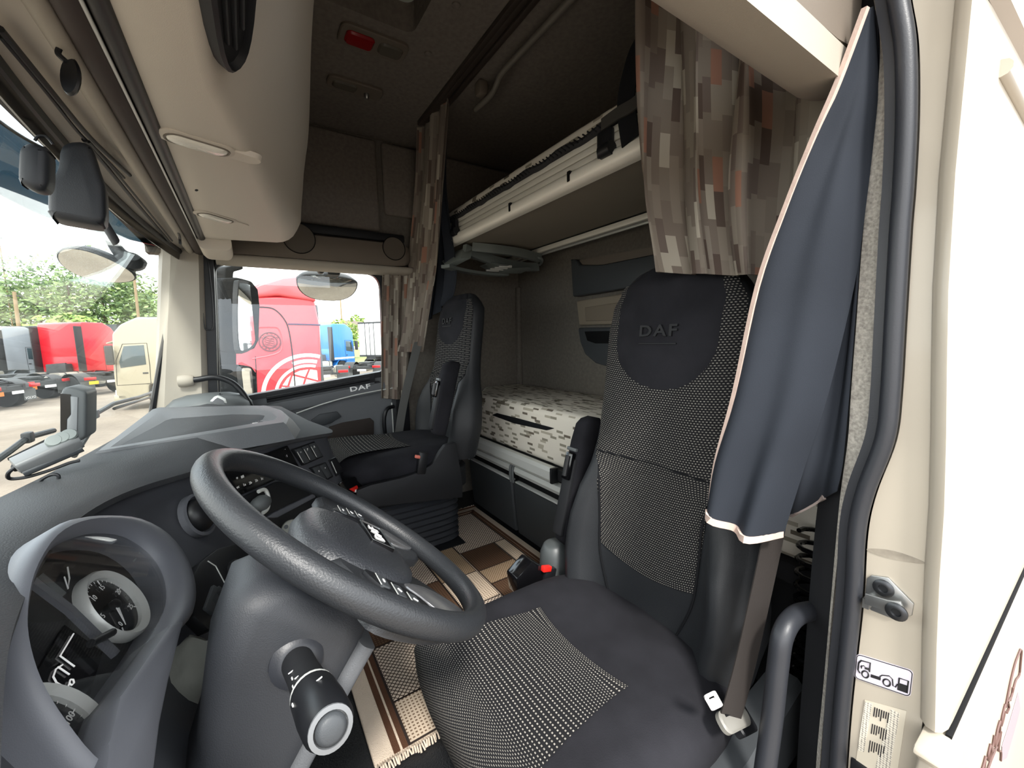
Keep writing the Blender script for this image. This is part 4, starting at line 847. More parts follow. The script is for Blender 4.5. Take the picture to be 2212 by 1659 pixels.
def frows(i):
    K, n_, s = Kc[i], Nc[i].normalized(), Sc[i]; o = []
    for z in (K.z-0.018, 0.88, 0.80, 0.72, 0.64):
        p = K-n_*(0.02+0.045*(1-sm(-0.42, -0.24, K.x)))+n_*((K.z-0.018-z)*s); o.append(V((p.x, p.y, z)))
    b = o[-1]-n_*0.02; o.append(V((b.x, b.y, 0.56))); b2 = b-n_*0.10*(1-sm(-0.1, 0.1, K.x)); o.append(V((b2.x, b2.y, 0.45))); o.append(V((b2.x, b2.y, FZ+0.005)))
    return o
bm = B(); loft(bm, [rows(i) for i in range(len(Kc))], caps=False, closed=False); bmesh.ops.solidify(bm, geom=list(bm.faces), thickness=0.004); mk('padded_top', bm, m_dash, db, ang=50)
bm = B(); loft(bm, [frows(i) for i in range(len(Kc))], caps=False, closed=False); bmesh.ops.solidify(bm, geom=list(bm.faces), thickness=0.004); mk('fascia', bm, m_fascia, db, ang=50)
# recessed tray on top
TZ = 1.001
tr_o = [P(*p, Z=TZ) for p in ((212, 974), (330, 884), (345, 880), (575, 876), (600, 884), (617, 898), (612, 912), (560, 920))]
tr_i = [P(*p, Z=TZ) for p in ((238, 966), (342, 891), (358, 887), (562, 884), (585, 890), (598, 900), (594, 907), (545, 915))]
tr_f = [P(*p, Z=TZ-0.016) for p in ((290, 960), (362, 912), (375, 908), (560, 905), (577, 908), (584, 913), (578, 917), (530, 926))]
tr_c = sum(tr_o, V())/len(tr_o)
bm = B(); loft(bm, [[p+(p-tr_c).normalized()*0.05+V((0, 0, -0.05)) for p in tr_o], [p+(p-tr_c).normalized()*0.012+V((0, 0, -0.006)) for p in tr_o], tr_o, tr_i, tr_f], caps=True); tr = mk('tray', bm, m_dash, db, ang=20)
m_rib = weave_mat('tray_rib', '3d3f42', '5d6063', 0.5, 0.007, (0.5, 0.45), rough=0.6)
bm = B(); fl = [p+V((0, 0, 0.0012)) for p in [P(*q, Z=TZ-0.016) for q in ((305, 957), (372, 914), (556, 908), (572, 913), (530, 923))]]; prism(bm, fl, (0, 0, 0.0006)); mk('ribbed_mat', uvbox(bm), m_rib, tr)
for k, w_ in enumerate((10, 5, 11)):
    c = P(551+10*k, 914, Z=TZ-0.013); bm = B(); box(bm, c, (0.012, 0.016, 0.001)); mk('tray_emblem', bm, m_silver, tr)
# far vent pod
bm = B(); c = V((0.985, 0.165, 0.955)); lathe(bm, [(0.14, 0.0), (0.135, 0.025), (0.11, 0.055), (0.07, 0.07), (0.02, 0.075)], c, (0, 0, 1), 28, 0.9, 1.2); vp = mk('vent_pod', bm, m_grey, db, ang=60)
q = [P(*p, X=0.88) for p in ((447, 873), (462, 858), (470, 855), (487, 862), (492, 874))]
bm = B(); prism(bm, q, (0.03, 0.0, 0.0), 0.003); mk('vent_face', bm, m_silver, vp)
q = [P(*p, X=0.875) for p in ((454, 873), (465, 862), (470, 859), (482, 865), (486, 874))]
bm = B(); prism(bm, q, (0.03, 0.0, 0.0)); mk('vent_throat', bm, M('vent_grey', '6b6d70', 0.4), vp)
for k in range(3):
    bm = B(); tube(bm, [P(474+5*k, 850+2*k, X=0.93), P(492+3*k, 866+2*k, X=0.93)], 0.003, 6); mk('vent_slat', bm, m_blackm, vp)
# ------------------------------------------------------------------ instrument cluster
CN = V((-0.05, -0.86, 0.5)).normalized(); C1 = V((0, 0, 1)).cross(CN).normalized(); C2 = CN.cross(C1); CC = V((-0.594, 0.172, 0.908))
ic = thing('instrument_cluster', 'oval instrument cluster with rev counter behind the steering wheel', 'instrument cluster', CC)
def cl(u, v, o=0.0): return CC + C1*u + C2*v + CN*o
CIN = [(210, 1150), (270, 1158), (320, 1190), (350, 1230), (362, 1275), (356, 1320), (325, 1380), (285, 1440), (252, 1500), (232, 1570), (222, 1640), (205, 1672), (165, 1640), (110, 1572), (72, 1508), (48, 1445), (40, 1380), (46, 1315), (66, 1250), (105, 1190), (155, 1162)]
COUT = [(215, 1122), (290, 1128), (352, 1160), (395, 1215), (413, 1275), (408, 1330), (370, 1378), (330, 1432), (290, 1500), (265, 1570), (252, 1650), (215, 1715), (150, 1690), (85, 1610), (36, 1535), (8, 1460), (-6, 1380), (2, 1300), (28, 1230), (78, 1165), (140, 1130)]
def onc(px, py, o): return PP(px, py, CC+CN*o, CN)
CI = cr([onc(*p, 0.0) for p in CIN], 3, True); CO = cr([onc(*p, 0.0) for p in COUT], 3, True)
def mixr(k, o): return [b_.lerp(a_, k)+CN*o for a_, b_ in zip(CI, CO)]
cmid = sum(CI, V())/len(CI)
bm = B(); loft(bm, [mixr(-0.1, -0.10), mixr(-0.02, 0.0), mixr(0.0, 0.006), mixr(0.18, 0.014), mixr(0.45, 0.017), mixr(0.75, 0.012), mixr(1.0, 0.0), mixr(0.98, -0.040)], caps=False); mk('bezel', bm, m_fascia, ic, ang=60)
bm = B(); loft(bm, [[p-CN*0.046 for p in mixr(0.97, 0)], [p-CN*0.038 for p in mixr(0.97, 0)]]); mk('dial_plate', bm, M('cluster_black', '141518', 0.5), ic)
bm = B(); loft(bm, [[p-CN*0.004 for p in CI], [p-CN*0.002 for p in CI]]); mk('cover_glass', bm, m_dialglass, ic)
m_lcd = M('lcd_white', 'f0f0ee', 0.5); m_lcd.node_tree.nodes['Principled BSDF'].inputs['Emission Color'].default_value = (1, 1, 1, 1); m_lcd.node_tree.nodes['Principled BSDF'].inputs['Emission Strength'].default_value = 0.35
def dial(px, py, r, nums, name):
    c = onc(px, py, -0.034); bm = B()
    x, y, a_ = C1, C2, CN
    lathe(bm, [(r, -0.004), (r, 0.008), (r-0.003, 0.012), (r-0.011, 0.006), (r-0.012, -0.004)], c, CN, 40); d = mk('dial_ring', bm, m_silver, ic)
    bm = B(); lathe(bm, [(r-0.011, -0.003), (r-0.011, 0.001)], c, CN, 36); mk('dial_face', bm, m_gloss, d)
    bm = B()
    n = len(nums)
    for k in range((n-1)*5+1):
        an = math.radians(225-270*k/((n-1)*5)); e = C1*math.cos(an)+C2*math.sin(an); big = k % 5 == 0
        tube(bm, [c+e*(r-0.0125)+CN*0.003, c+e*(r-(0.019 if big else 0.0155))+CN*0.003], 0.0007 if big else 0.0004, 4)
    mk('dial_ticks', bm, m_white, d)
    for k, s in enumerate(nums):
        an = math.radians(225-270*k/(n-1)); e = C1*math.cos(an)+C2*math.sin(an); text('dial_number', s, c+e*(r-0.025)+CN*0.003, C1, C2, 0.011, m_white, d, ext=0.0002)
    an = math.radians(232); e = C1*math.cos(an)+C2*math.sin(an); e2 = C1*(-math.sin(an))+C2*math.cos(an)
    bm = B(); prism(bm, [c+e*(r*0.62)+CN*0.005, c+e2*0.004+CN*0.005-e*0.006, c-e2*0.004+CN*0.005-e*0.006], CN*0.001); mk('needle', bm, m_white, d)
    bm = B(); lathe(bm, [(0.007, 0.0), (0.007, 0.008), (0.004, 0.01)], c, CN, 16); mk('needle_hub', bm, m_black, d)
dial(241, 1311, 0.056, ['0', '5', '10', '15', '20', '25'], 'tach')
dial(88, 1655, 0.078, ['0', '20', '40', '60', '80', '100', '120'], 'speedo')
# display with symbols, divider bar and small gauge
q = [onc(*p, -0.034) for p in ((140, 1350), (222, 1408), (195, 1500), (120, 1545), (75, 1460))]
bm = B(); prism(bm, q, CN*-0.004); ds_ = mk('display', bm, m_gloss, ic)
for pts in ([(159, 1369), (130, 1417), (161, 1440)], [(135, 1436), (121, 1445), (115, 1462), (122, 1475), (146, 1488), (149, 1478)], [(125, 1440), (150, 1457)], [(152, 1468), (158, 1468), (160, 1475), (155, 1480), (150, 1476), (152, 1468)]):
    bm = B(); tube(bm, [onc(*p, -0.032) for p in pts], 0.0009, 5); mk('display_symbol', bm, m_lcd, ds_)
bm = B(); tube(bm, [onc(68, 1256, -0.022), onc(150, 1318, -0.022), onc(250, 1415, -0.022)], 0.01, flat=(0.011, 0.006), up=CN); mk('divider_bar', bm, m_fascia, ic)
bm = B(); tube(bm, [onc(196, 1390, -0.014), onc(243, 1366, -0.014)], 0.005, 10); mk('trip_knob', bm, m_black, ic)
bm = B(); tube(bm, [onc(146, 1225, -0.034), onc(150, 1250, -0.034), onc(147, 1272, -0.034), onc(139, 1246, -0.034)], 0.0009, 5); mk('needle', bm, m_white, ic)
bm = B(); tube(bm, [onc(85, 1244, -0.035), onc(136, 1287, -0.035)], 0.004, flat=(0.012, 0.003), up=CN); mk('level_scale', bm, m_grey, ic)
# lower lip between cluster and column
q = [onc(*p, 0.026) for p in ((370, 1346), (402, 1336), (392, 1372), (368, 1470), (350, 1560), (338, 1660), (320, 1740), (225, 1740), (238, 1600), (262, 1500))]
bm = B(); prism(bm, q, -CN*0.04, 0.006); mk('lower_lip', bm, m_fascia, ic)
# ball vent in the fascia
vb = thing('ball_vent', 'round black ball vent in the fascia beside the instruments', 'air vent', P(432, 1110, X=-0.12))
nv_ = V((-0.36, -0.86, 0.35)).normalized(); c = PP(430, 1112, (-0.13, 0.125, 0.86), nv_)
bm = B(); lathe(bm, [(0.052, -0.01), (0.052, 0.004), (0.045, 0.006), (0.042, -0.004)], c, nv_, 32); mk('collar', bm, m_fascia, vb)
bm = B(); lathe(bm, [(0.041, -0.012), (0.040, 0.004), (0.034, 0.016), (0.022, 0.024), (0.006, 0.027)], c, nv_, 32); mk('ball', bm, m_black, vb, ang=70)
# ------------------------------------------------------------------ centre panel
PN = V((-0.62, -0.75, 0.22)).normalized(); PO = V((0.1, -0.01, 0.935)); PX = V((0.77, -0.636, 0)).normalized(); PY_ = PN.cross(PX)
def onp(px, py, o=0.0): return PP(px, py, PO+PN*(-0.012+o), PN)
def plate(par, quad, o, d, mat, nm, bev=0.003):
    q = [onp(*p, o) for p in quad]; bm = B(); prism(bm, q, -PN*d, bev); return mk(nm, bm, mat, par)
rd = thing('radio', 'black radio unit with display and buttons in the dash centre', 'radio', onp(570, 1010))
plate(rd, ((485, 1015), (545, 990), (622, 962), (648, 1010), (600, 1035), (520, 1070)), 0.004, 0.02, m_gloss, 'face')
for p, s in (((512, 1032), 'o'), ((524, 1030), '88'), ((514, 1052), 'ec'), ((528, 1047), '1a'), ((541, 1043), '2b'), ((554, 1038), '2b'), ((566, 1034), '3c'), ((616, 970), '-'), ((620, 985), '1')):
    text('button_print', s, onp(*p, 0.0055), PX, PY_, 0.011, m_white, rd, ext=0.0003)
sb = thing('switch_block', 'block of three dash switches nearest the passenger side tray', 'switch block', onp(668, 978))
plate(sb, ((634, 970), (680, 953), (700, 986), (657, 1005)), 0.006, 0.02, m_black, 'housing')
for k in range(3):
    a = [(638+15*k, 971-5.5*k), (651+15*k, 966.5-5.5*k), (669+14.5*k, 997-6.2*k), (658+14.5*k, 1001.5-6.2*k)]
    plate(sb, a, 0.009, 0.012, m_greyd, 'switch', 0.0015); text('switch_symbol', ('=', 'P', 'A')[k], onp(650+14.5*k, 977-6*k, 0.0095), PX, PY_, 0.012, m_white, sb, ext=0.0003)
    bm = B(); tube(bm, [onp(642+15*k, 976-5.5*k, 0.0092), onp(655+14.5*k, 999-6*k, 0.0092)], 0.0012, 5); mk('edge_highlight', bm, m_silver, sb)
sb = thing('switch_block', 'lower pair of dash switches below the row of three', 'switch block', onp(697, 1015))
plate(sb, ((671, 1010), (704, 998), (721, 1030), (700, 1042)), 0.006, 0.02, m_black, 'housing')
for k in range(2):
    a = [(676+14*k, 1011-5*k), (689+14*k, 1006-5*k), (705+13*k, 1033-5*k), (695+13*k, 1038-5*k)]
    plate(sb, a, 0.009, 0.012, m_greyd, 'switch', 0.0015); text('switch_symbol', ('x', '*')[k], onp(689+14*k, 1017-5*k, 0.0095), PX, PY_, 0.012, m_white, sb, ext=0.0003)
sb = thing('rocker_switch', 'single black rocker switch near the dash end', 'switch', onp(726, 1008))
plate(sb, ((711, 993), (726, 987), (743, 1018), (728, 1029)), 0.006, 0.02, m_black, 'rocker'); bm = B(); tube(bm, [onp(716, 997, 0.0075), onp(727, 1022, 0.0075)], 0.0016, 5); mk('edge_highlight', bm, m_silver, sb)
hz = thing('hazard_switch', 'red triangular hazard switch on a black surround', 'switch', onp(768, 1056))
plate(hz, ((732, 1045), (748, 1035), (766, 1029), (778, 1036), (806, 1092), (780, 1100)), 0.006, 0.02, m_gloss, 'surround')
plate(hz, ((757, 1056), (772, 1048), (780, 1069)), 0.012, 0.012, m_red, 'triangle', 0.002)
plate(hz, ((767, 1058), (770, 1057), (773, 1064), (768, 1063)), 0.0128, 0.004, m_white, 'triangle_mark', 0)
cp = thing('lower_console', 'black lower centre console with grey crossbar and open pocket', 'console', onp(650, 1120))
plate(cp, ((520, 1075), (600, 1040), (700, 1040), (760, 1100), (735, 1160), (560, 1200)), 0.001, 0.012, m_black, 'backing')
plate(cp, ((575, 1118), (590, 1108), (678, 1066), (683, 1074), (600, 1118)), 0.012, 0.02, m_fascia, 'crossbar')
plate(cp, ((612, 1160), (682, 1105), (700, 1128), (640, 1180)), 0.004, 0.01, m_void, 'pocket')
for k in range(2):
    plate(cp, ((698+12*k, 1098-7*k), (709+12*k, 1092-7*k), (722+12*k, 1110-6*k), (711+12*k, 1122-7*k)), 0.008, 0.012, m_greyd, 'switch', 0.002)
kn = thing('gear_selector', 'grey rounded selector lever behind the wheel rim', 'lever', onp(565, 1085))
c = onp(560, 1090, 0.03); bm = B(); lathe(bm, [(0.016, -0.05), (0.022, -0.02), (0.030, 0.0), (0.030, 0.012), (0.024, 0.022), (0.006, 0.028)], c, (PN+V((0, 0, 0.4))), 24, 1.0, 0.75); mk('lever_head', bm, m_grey, kn, ang=70)
bm = B(); tube(bm, cr([onp(558, 1062, 0.045), onp(572, 1058, 0.045), onp(580, 1075, 0.045), onp(578, 1098, 0.045), onp(568, 1108, 0.045)], 6), 0.0055, 10); mk('lever_rim', bm, m_silver, kn)
kn = thing('ignition_key_fob', 'grey round key fob peeking above the wheel rim', 'key', onp(630, 1142))
c = onp(630, 1143, 0.05); bm = B(); lathe(bm, [(0.026, -0.012), (0.029, 0.0), (0.027, 0.008), (0.02, 0.012)], c, (CAM-c), 28); mk('fob_body', bm, M('fob_grey', '85867f', 0.4), kn)
for dx in (-12, 8):
    c2 = onp(630+dx, 1138, 0.065); bm = B(); lathe(bm, [(0.006, -0.004), (0.006, 0.001)], c2, (CAM-c2), 14); mk('fob_button', bm, m_greyd, kn)
# switch pod with lamp knob left of the column
SN = V((-0.2, -0.85, 0.48)).normalized(); SO = V((-0.33, 0.115, 0.80))
def ons(px, py, o=0.0): return PP(px, py, SO+SN*o, SN)
lp = thing('light_switch_panel', 'black panel with round lamp knob beside the steering column', 'switch panel', ons(490, 1250))
def splate(quad, o, d, mat, nm, bev=0.002):
    bm = B(); prism(bm, [ons(*p, o) for p in quad], -SN*d, bev); return mk(nm, bm, mat, lp)
splate(((414, 1255), (432, 1215), (470, 1185), (520, 1172), (580, 1190), (590, 1240), (520, 1330), (450, 1360), (420, 1330)), 0.006, 0.02, m_black, 'panel')
c = ons(515, 1238, 0.008); bm = B(); lathe(bm, [(0.032, -0.008), (0.032, 0.006), (0.026, 0.012), (0.022, 0.03), (0.018, 0.034)], c, SN, 28); kb = mk('lamp_knob', bm, m_black, lp)
bm = B(); box(bm, c+SN*0.034, (0.012, 0.03, 0.012), 0.003); mk('knob_grip', bm, m_gloss, kb)
for k in range(3):
    splate(((444+11*k, 1312-16*k), (462+12*k, 1262+2*k), (476+8*k, 1270+2*k), (462+9*k, 1326-14*k)), 0.012, 0.012, m_greyd, 'rocker', 0.002)
bm = B(); tube(bm, [ons(*p, 0.0075) for p in ((523, 1281), (526, 1270), (531, 1267), (532, 1273), (529, 1278))], 0.0011, 5); mk('symbol', bm, m_white, lp)
bm = B(); tube(bm, [ons(*p, 0.0075) for p in ((449, 1212), (466, 1223), (505, 1296))], 0.0012, 5); mk('panel_line', bm, m_silver, lp)

# ================================================================== STEERING WHEEL AND COLUMN
WC = V((-0.6457, -0.1242, 0.9288)); wt = 0.8848; WN = V((0, -math.cos(wt), math.sin(wt))); W1 = V((1, 0, 0)); W2 = WN.cross(W1)
def wp(a, b, o=0.0): return WC + W1*a + W2*b + WN*o
sw = thing('steering_wheel', 'large black steering wheel with thick grained rim', 'steering wheel', WC)
bm = B(); RR, rr_ = 0.2375, 0.0178
loft(bm, [[wp((RR+rr_*math.cos(2*PI*j/18))*math.cos(2*PI*i/96), (RR+rr_*math.cos(2*PI*j/18))*math.sin(2*PI*i/96), rr_*1.06*math.sin(2*PI*j/18)) for j in range(18)] for i in range(97)], caps=False); bmesh.ops.remove_doubles(bm, verts=bm.verts, dist=1e-5); mk('rim', bm, m_wheelr, sw, ang=80)
def dome(a, b, o, n=44, p=2.6, cb=-0.015): return [wp(a*math.copysign(abs(math.cos(2*PI*k/n))**(2/p), math.cos(2*PI*k/n)), cb+b*math.copysign(abs(math.sin(2*PI*k/n))**(2/p), math.sin(2*PI*k/n)), o) for k in range(n)]
bm = B(); loft(bm, [dome(0.085, 0.075, -0.075), dome(0.105, 0.095, -0.06), dome(0.115, 0.105, -0.035), dome(0.113, 0.102, -0.018), dome(0.104, 0.094, -0.004), dome(0.084, 0.075, 0.001), dome(0.045, 0.04, 0.004), dome(0.012, 0.01, 0.005)]); mk('hub_pad', bm, m_hub, sw, ang=70)
for s, ins in ((-1, True), (1, True)):
    def sp(a, b, o): return wp(s*a, b, o)
    poly = cr([sp(0.085, 0.045, 0), sp(0.15, 0.03, 0), sp(0.222, 0.02, 0), sp(0.224, -0.04, 0), sp(0.198, -0.108, 0), sp(0.142, -0.178, 0), sp(0.108, -0.200, 0), sp(0.075, -0.165, 0), sp(0.04, -0.10, 0)], 4, True)
    bm = B(); loft(bm, [[p+WN*-0.032 for p in poly], [p+WN*-0.018 for p in poly], [p.lerp(sp(0.14, -0.06, 0), 0.07)+WN*-0.010 for p in poly]]); mk('spoke', bm, m_wheelr, sw, ang=50)
    pl = cr([sp(0.10, -0.07, -0.008), sp(0.13, -0.085, -0.006), sp(0.165, -0.115, -0.006), sp(0.155, -0.145, -0.006), sp(0.128, -0.180, -0.006), sp(0.10, -0.16, -0.006), sp(0.085, -0.115, -0.006)], 3, True)
    bm = B(); prism(bm, pl, -WN*0.012, 0.002); mk('spoke_insert', bm, M('satin_insert%d' % (s+1), '9c9da0', 0.25, metal=0.8), sw)
    pl = cr([sp(0.118, 0.01, -0.004), sp(0.15, 0.0, -0.004), sp(0.185, -0.03, -0.004), sp(0.195, -0.075, -0.004), sp(0.17, -0.09, -0.004), sp(0.135, -0.065, -0.004)], 3, True)
    bm = B(); prism(bm, pl, -WN*0.016, 0.002); bc = mk('button_cluster', bm, m_black, sw)
    for k in range(3):
        c = sp(0.143+0.012*k, -0.012-0.023*k, -0.002); bm = B(); rplate(bm, c, W1, W2, 0.034, 0.016, 0.005, 0.008, 0.0015); mk('wheel_button', bm, m_greyd, bc)
        bm = B(); box(bm, c+WN*0.0004, (0.008, 0.0025, 0.001), 0, Matrix((W1, W2, WN)).transposed() @ Matrix.Rotation(0.5*k, 3, 'Z')); mk('button_mark', bm, m_white, bc)
        bm = B(); tube(bm, [c+W1*0.016+W2*0.009, c-W1*0.016+W2*0.009], 0.0007, 4); mk('button_edge', bm, m_silver, bc)
c = wp(0.035, -0.050, 0.0085)
bm = B(); rplate(bm, c, W1, W2, 0.094, 0.048, 0.004, 0.008, 0.001); lg = mk('emblem_plate', bm, m_gloss, sw)
bm = B(); frame(bm, rring(c+WN*0.0003, W1, W2, 0.094, 0.048, 0.004), rring(c+WN*0.0003, W1, W2, 0.090, 0.044, 0.003), WN*0.0008); mk('emblem_frame', bm, m_steel, lg)
text('lettering', 'DAF', c+WN*0.0008, W1, W2, 0.028, m_white, lg, bold=0.0, spacing=1.05, sx=1.15, ext=0.0006)
# column
co_ = thing('steering_column', 'dark grey steering column shroud under the wheel', 'steering column', WC-WN*0.3)
def cring(s, w_, b0, b1, r, o1=0.0): return rring(WC-WN*s+W2*((b0+b1)/2)+W1*o1, W1, W2, w_, b1-b0, r, 6)
bm = B(); loft(bm, [cring(0.075, 0.10, -0.05, 0.07, 0.04), cring(0.085, 0.15, -0.075, 0.10, 0.045), cring(0.12, 0.168, -0.088, 0.125, 0.045), cring(0.2, 0.168, -0.092, 0.10, 0.04), cring(0.3, 0.165, -0.10, 0.045, 0.035), cring(0.42, 0.16, -0.11, -0.0, 0.03), cring(0.62, 0.16, -0.13, -0.03, 0.03)]); mk('shroud', bm, M('shroud_grain', '303236', 0.5, bump=0.4, bscale=600, spec=0.4, dist=0.001), co_, ang=60)
bm = B(); loft(bm, [cring(0.115, 0.172, -0.10, -0.072, 0.012), cring(0.2, 0.172, -0.104, -0.075, 0.012), cring(0.42, 0.165, -0.124, -0.095, 0.012)]); mk('shroud_edge', bm, m_dash, co_)
bm = B(); lathe(bm, [(0.05, -0.09), (0.06, -0.06), (0.075, -0.04)], WC, WN, 24); mk('boss', bm, m_dash, co_)
# stalk
st = thing('column_stalk', 'thick black control stalk with grey push button on the column', 'control stalk', P(640, 1430, X=-0.735))
s0 = P(640, 1425, X=-0.728); s1 = P(714, 1572, X=-0.925); ax = (s1-s0).normalized(); L_ = (s1-s0).length
q = [P(*p, X=-0.732) for p in ((583, 1462), (590, 1440), (612, 1408), (632, 1388), (648, 1390), (688, 1410), (692, 1422), (672, 1455), (640, 1480), (600, 1475))]
bm = B(); prism(bm, q, (0.012, 0, 0), 0.004); mk('socket', bm, m_black, st)
bm = B(); lathe(bm, [(0.034, -0.012), (0.034, 0.006), (0.026, 0.012), (0.019, 0.014)], s0, ax, 24); mk('gaiter', bm, m_rubber, st)
bm = B(); lathe(bm, [(0.020, 0.0), (0.0195, L_*0.3), (0.021, L_*0.55), (0.0225, L_*0.56), (0.0235, L_*0.58)], s0, ax, 28); mk('stalk_arm', bm, m_blackm, st)
bm = B(); lathe(bm, [(0.0225, L_*0.58), (0.0245, L_*0.60), (0.0255, L_*0.8), (0.0245, L_*0.96), (0.021, L_*1.0)], s0, ax, 28); mk('twist_grip', bm, m_black, st, ang=60)
bm = B(); lathe(bm, [(0.0238, L_*0.565), (0.0242, L_*0.575), (0.0238, L_*0.585)], s0, ax, 28); mk('ring_line', bm, m_silver, st)
bm = B(); lathe(bm, [(0.021, L_*0.99), (0.021, L_*1.012), (0.0165, L_*1.016), (0.016, L_*1.0)], s0, ax, 28); mk('button_collar', bm, M('collar_grey', '6a6c6e', 0.4), st)
bm = B(); lathe(bm, [(0.0145, L_*0.99), (0.0145, L_*1.02), (0.010, L_*1.035), (0.002, L_*1.038)], s0, ax, 24); mk('push_button', bm, m_greyd, st, ang=60)
xs_, ys_, _ = basis(ax); up_ = (CAM-s0); up_ = (up_-ax*up_.dot(ax)).normalized(); sd_ = ax.cross(up_)
for k, (f_, a_) in enumerate(((0.34, 0.5), (0.42, 0.6), (0.48, 0.3), (0.50, 0.75), (0.74, -0.4), (0.70, 0.9))):
    e = up_*math.cos(a_)+sd_*math.sin(a_); c = s0+ax*(L_*f_)+e*(0.0203 if f_ < 0.55 else 0.0257); bm = B(); box(bm, c, (0.007, 0.0018, 0.001), 0, Matrix((ax if k % 2 else sd_, e.cross(ax if k % 2 else sd_), e)).transposed()); mk('stalk_mark', bm, m_white, st)
# grey cloth glimpsed in the footwell
t = thing('footwell_rag', 'crumpled grey cloth lying in the dark driver footwell', 'cloth', (-0.42, 0.05, 0.55))
q = [(400, 1520), (385, 1490), (392, 1450), (410, 1410), (430, 1420), (450, 1450), (430, 1490)]
c = P(415, 1470, X=-0.47); bm = B(); bmesh.ops.create_icosphere(bm, subdivisions=3, radius=1.0); rr = random.Random(4)
for v in bm.verts:
    n = v.co.normalized(); k = 1+0.12*math.sin(7*n.x+3*n.z)+0.1*math.sin(9*n.y+2); v.co = c+V((n.x*0.05*k, n.y*0.06*k, n.z*0.075*k))
mk('cloth', bm, M('grey_cloth', '9a9c94', 0.9, bump=0.4, bscale=60), t, ang=70)
# toll unit and dash camera on the dash top
dv = thing('toll_unit', 'upright grey toll unit with dark screen behind the windscreen', 'toll unit', P(160, 960, X=-0.12))
q = [P(*p, X=-0.135) for p in ((127, 950), (128, 870), (132, 842), (142, 835), (165, 840), (187, 846), (187, 860), (186, 945), (165, 958))]
bm = B(); prism(bm, q, (0.075, 0, 0), 0.006, 3); mk('body', bm, m_grey, dv)
q = [P(*p, X=-0.1365) for p in ((131, 940), (130, 850), (152, 852), (152, 895), (144, 905), (143, 936))]
bm = B(); prism(bm, q, (0.004, 0, 0)); mk('screen', bm, m_gloss, dv)
bm = B(); prism(bm, [P(*p, X=-0.137) for p in ((152, 856), (168, 858), (166, 940), (144, 935), (145, 906), (153, 896))], (0.004, 0, 0), 0.001); mk('side_cover', bm, M('pale_grey', '7f8284', 0.5), dv)
ph = thing('handset', 'grey handheld box with a cable lying on the dash by the windscreen', 'device', P(100, 985, X=-0.17))
a, b = P(30, 1008, X=-0.20), P(170, 950, X=-0.165); ax = (b-a).normalized(); L_ = (b-a).length
bm = B(); up_ = V((-0.3, 0, 1)); up_ = (up_-ax*up_.dot(ax)).normalized(); sd_ = ax.cross(up_)
loft(bm, [rring(a+ax*(L_*f_), sd_, up_, w_, h_, 0.008) for f_, w_, h_ in ((0, 0.03, 0.016), (0.02, 0.04, 0.024), (0.5, 0.045, 0.030), (0.85, 0.045, 0.030), (1.0, 0.04, 0.024))]); mk('body', bm, M('handset_grey', '67696a', 0.45), ph)
bm = B(); loft(bm, [rring(a+ax*(L_*f_)-up_*0.012, sd_, up_, 0.046, 0.012, 0.004) for f_ in (0.03, 0.95)]); mk('lower_half', bm, m_greyd, ph)
for k in range(3):
    c = a+ax*(L_*(0.68+0.12*k))+up_*0.014-sd_*0.0; bm = B(); lathe(bm, [(0.012, 0.0), (0.013, 0.008), (0.011, 0.011)], c, (up_-V((0.9, 0.3, 0))*1.0), 20); mk('suction_cup', bm, m_rack, ph)
bm = B(); tube(bm, [P(32, 1010, X=-0.20), P(58, 1003, X=-0.205)], 0.008, 12); mk('plug', bm, m_black, ph)
bm = B(); tube(bm, cr([P(*p, X=x_) for p, x_ in (((35, 1008), -0.21), ((18, 1022), -0.21), ((22, 1034), -0.2), ((60, 1030), -0.2), ((110, 1015), -0.2), ((150, 1000), -0.2), ((172, 995), -0.2))], 7), 0.0032, 8); mk('cable', bm, m_black, ph)
t = thing('cable_loop', 'short black cable loop standing on the dash below the handset', 'cable', P(105, 1040, X=-0.22))
bm = B(); tube(bm, cr([P(*p, X=-0.22) for p in ((84, 1050), (90, 1036), (112, 1025), (126, 1028), (122, 1042), (100, 1056), (80, 1066))], 7), 0.003, 8); mk('cable', bm, m_black, t)
# ================================================================== NEAR DOOR PILLAR AND OUTER SKIN
JY = -0.80
wl = structure('wall_left', 'cream outer side of the cab behind the open driver door', 'wall')
seal_px = [(1930, -260), (1946, -120), (1962, 0), (1977, 100), (1979, 250), (1972, 400), (1964, 500), (1952, 700), (1943, 850), (1930, 950), (1888, 1062), (1869, 1150), (1860, 1300), (1838, 1500), (1827, 1640), (1812, 1880)]
SP = cr([P(*p, Y=JY) for p in seal_px], 6)
def dxz(z): return tab(-z, [(-1.45, 0.0), (-0.89, -0.023), (-0.67, -0.034), (-0.2, -0.05), (0.6, -0.06)])
poly = [V((-1.170+dxz(p.z), JY, p.z)) for p in SP[::-1]] + [V((p.x-0.004, JY, p.z)) for p in SP]
bm = B(); prism(bm, poly, (0, -0.02, 0)); jb = mk('jamb_face', bm, m_cream, wl)
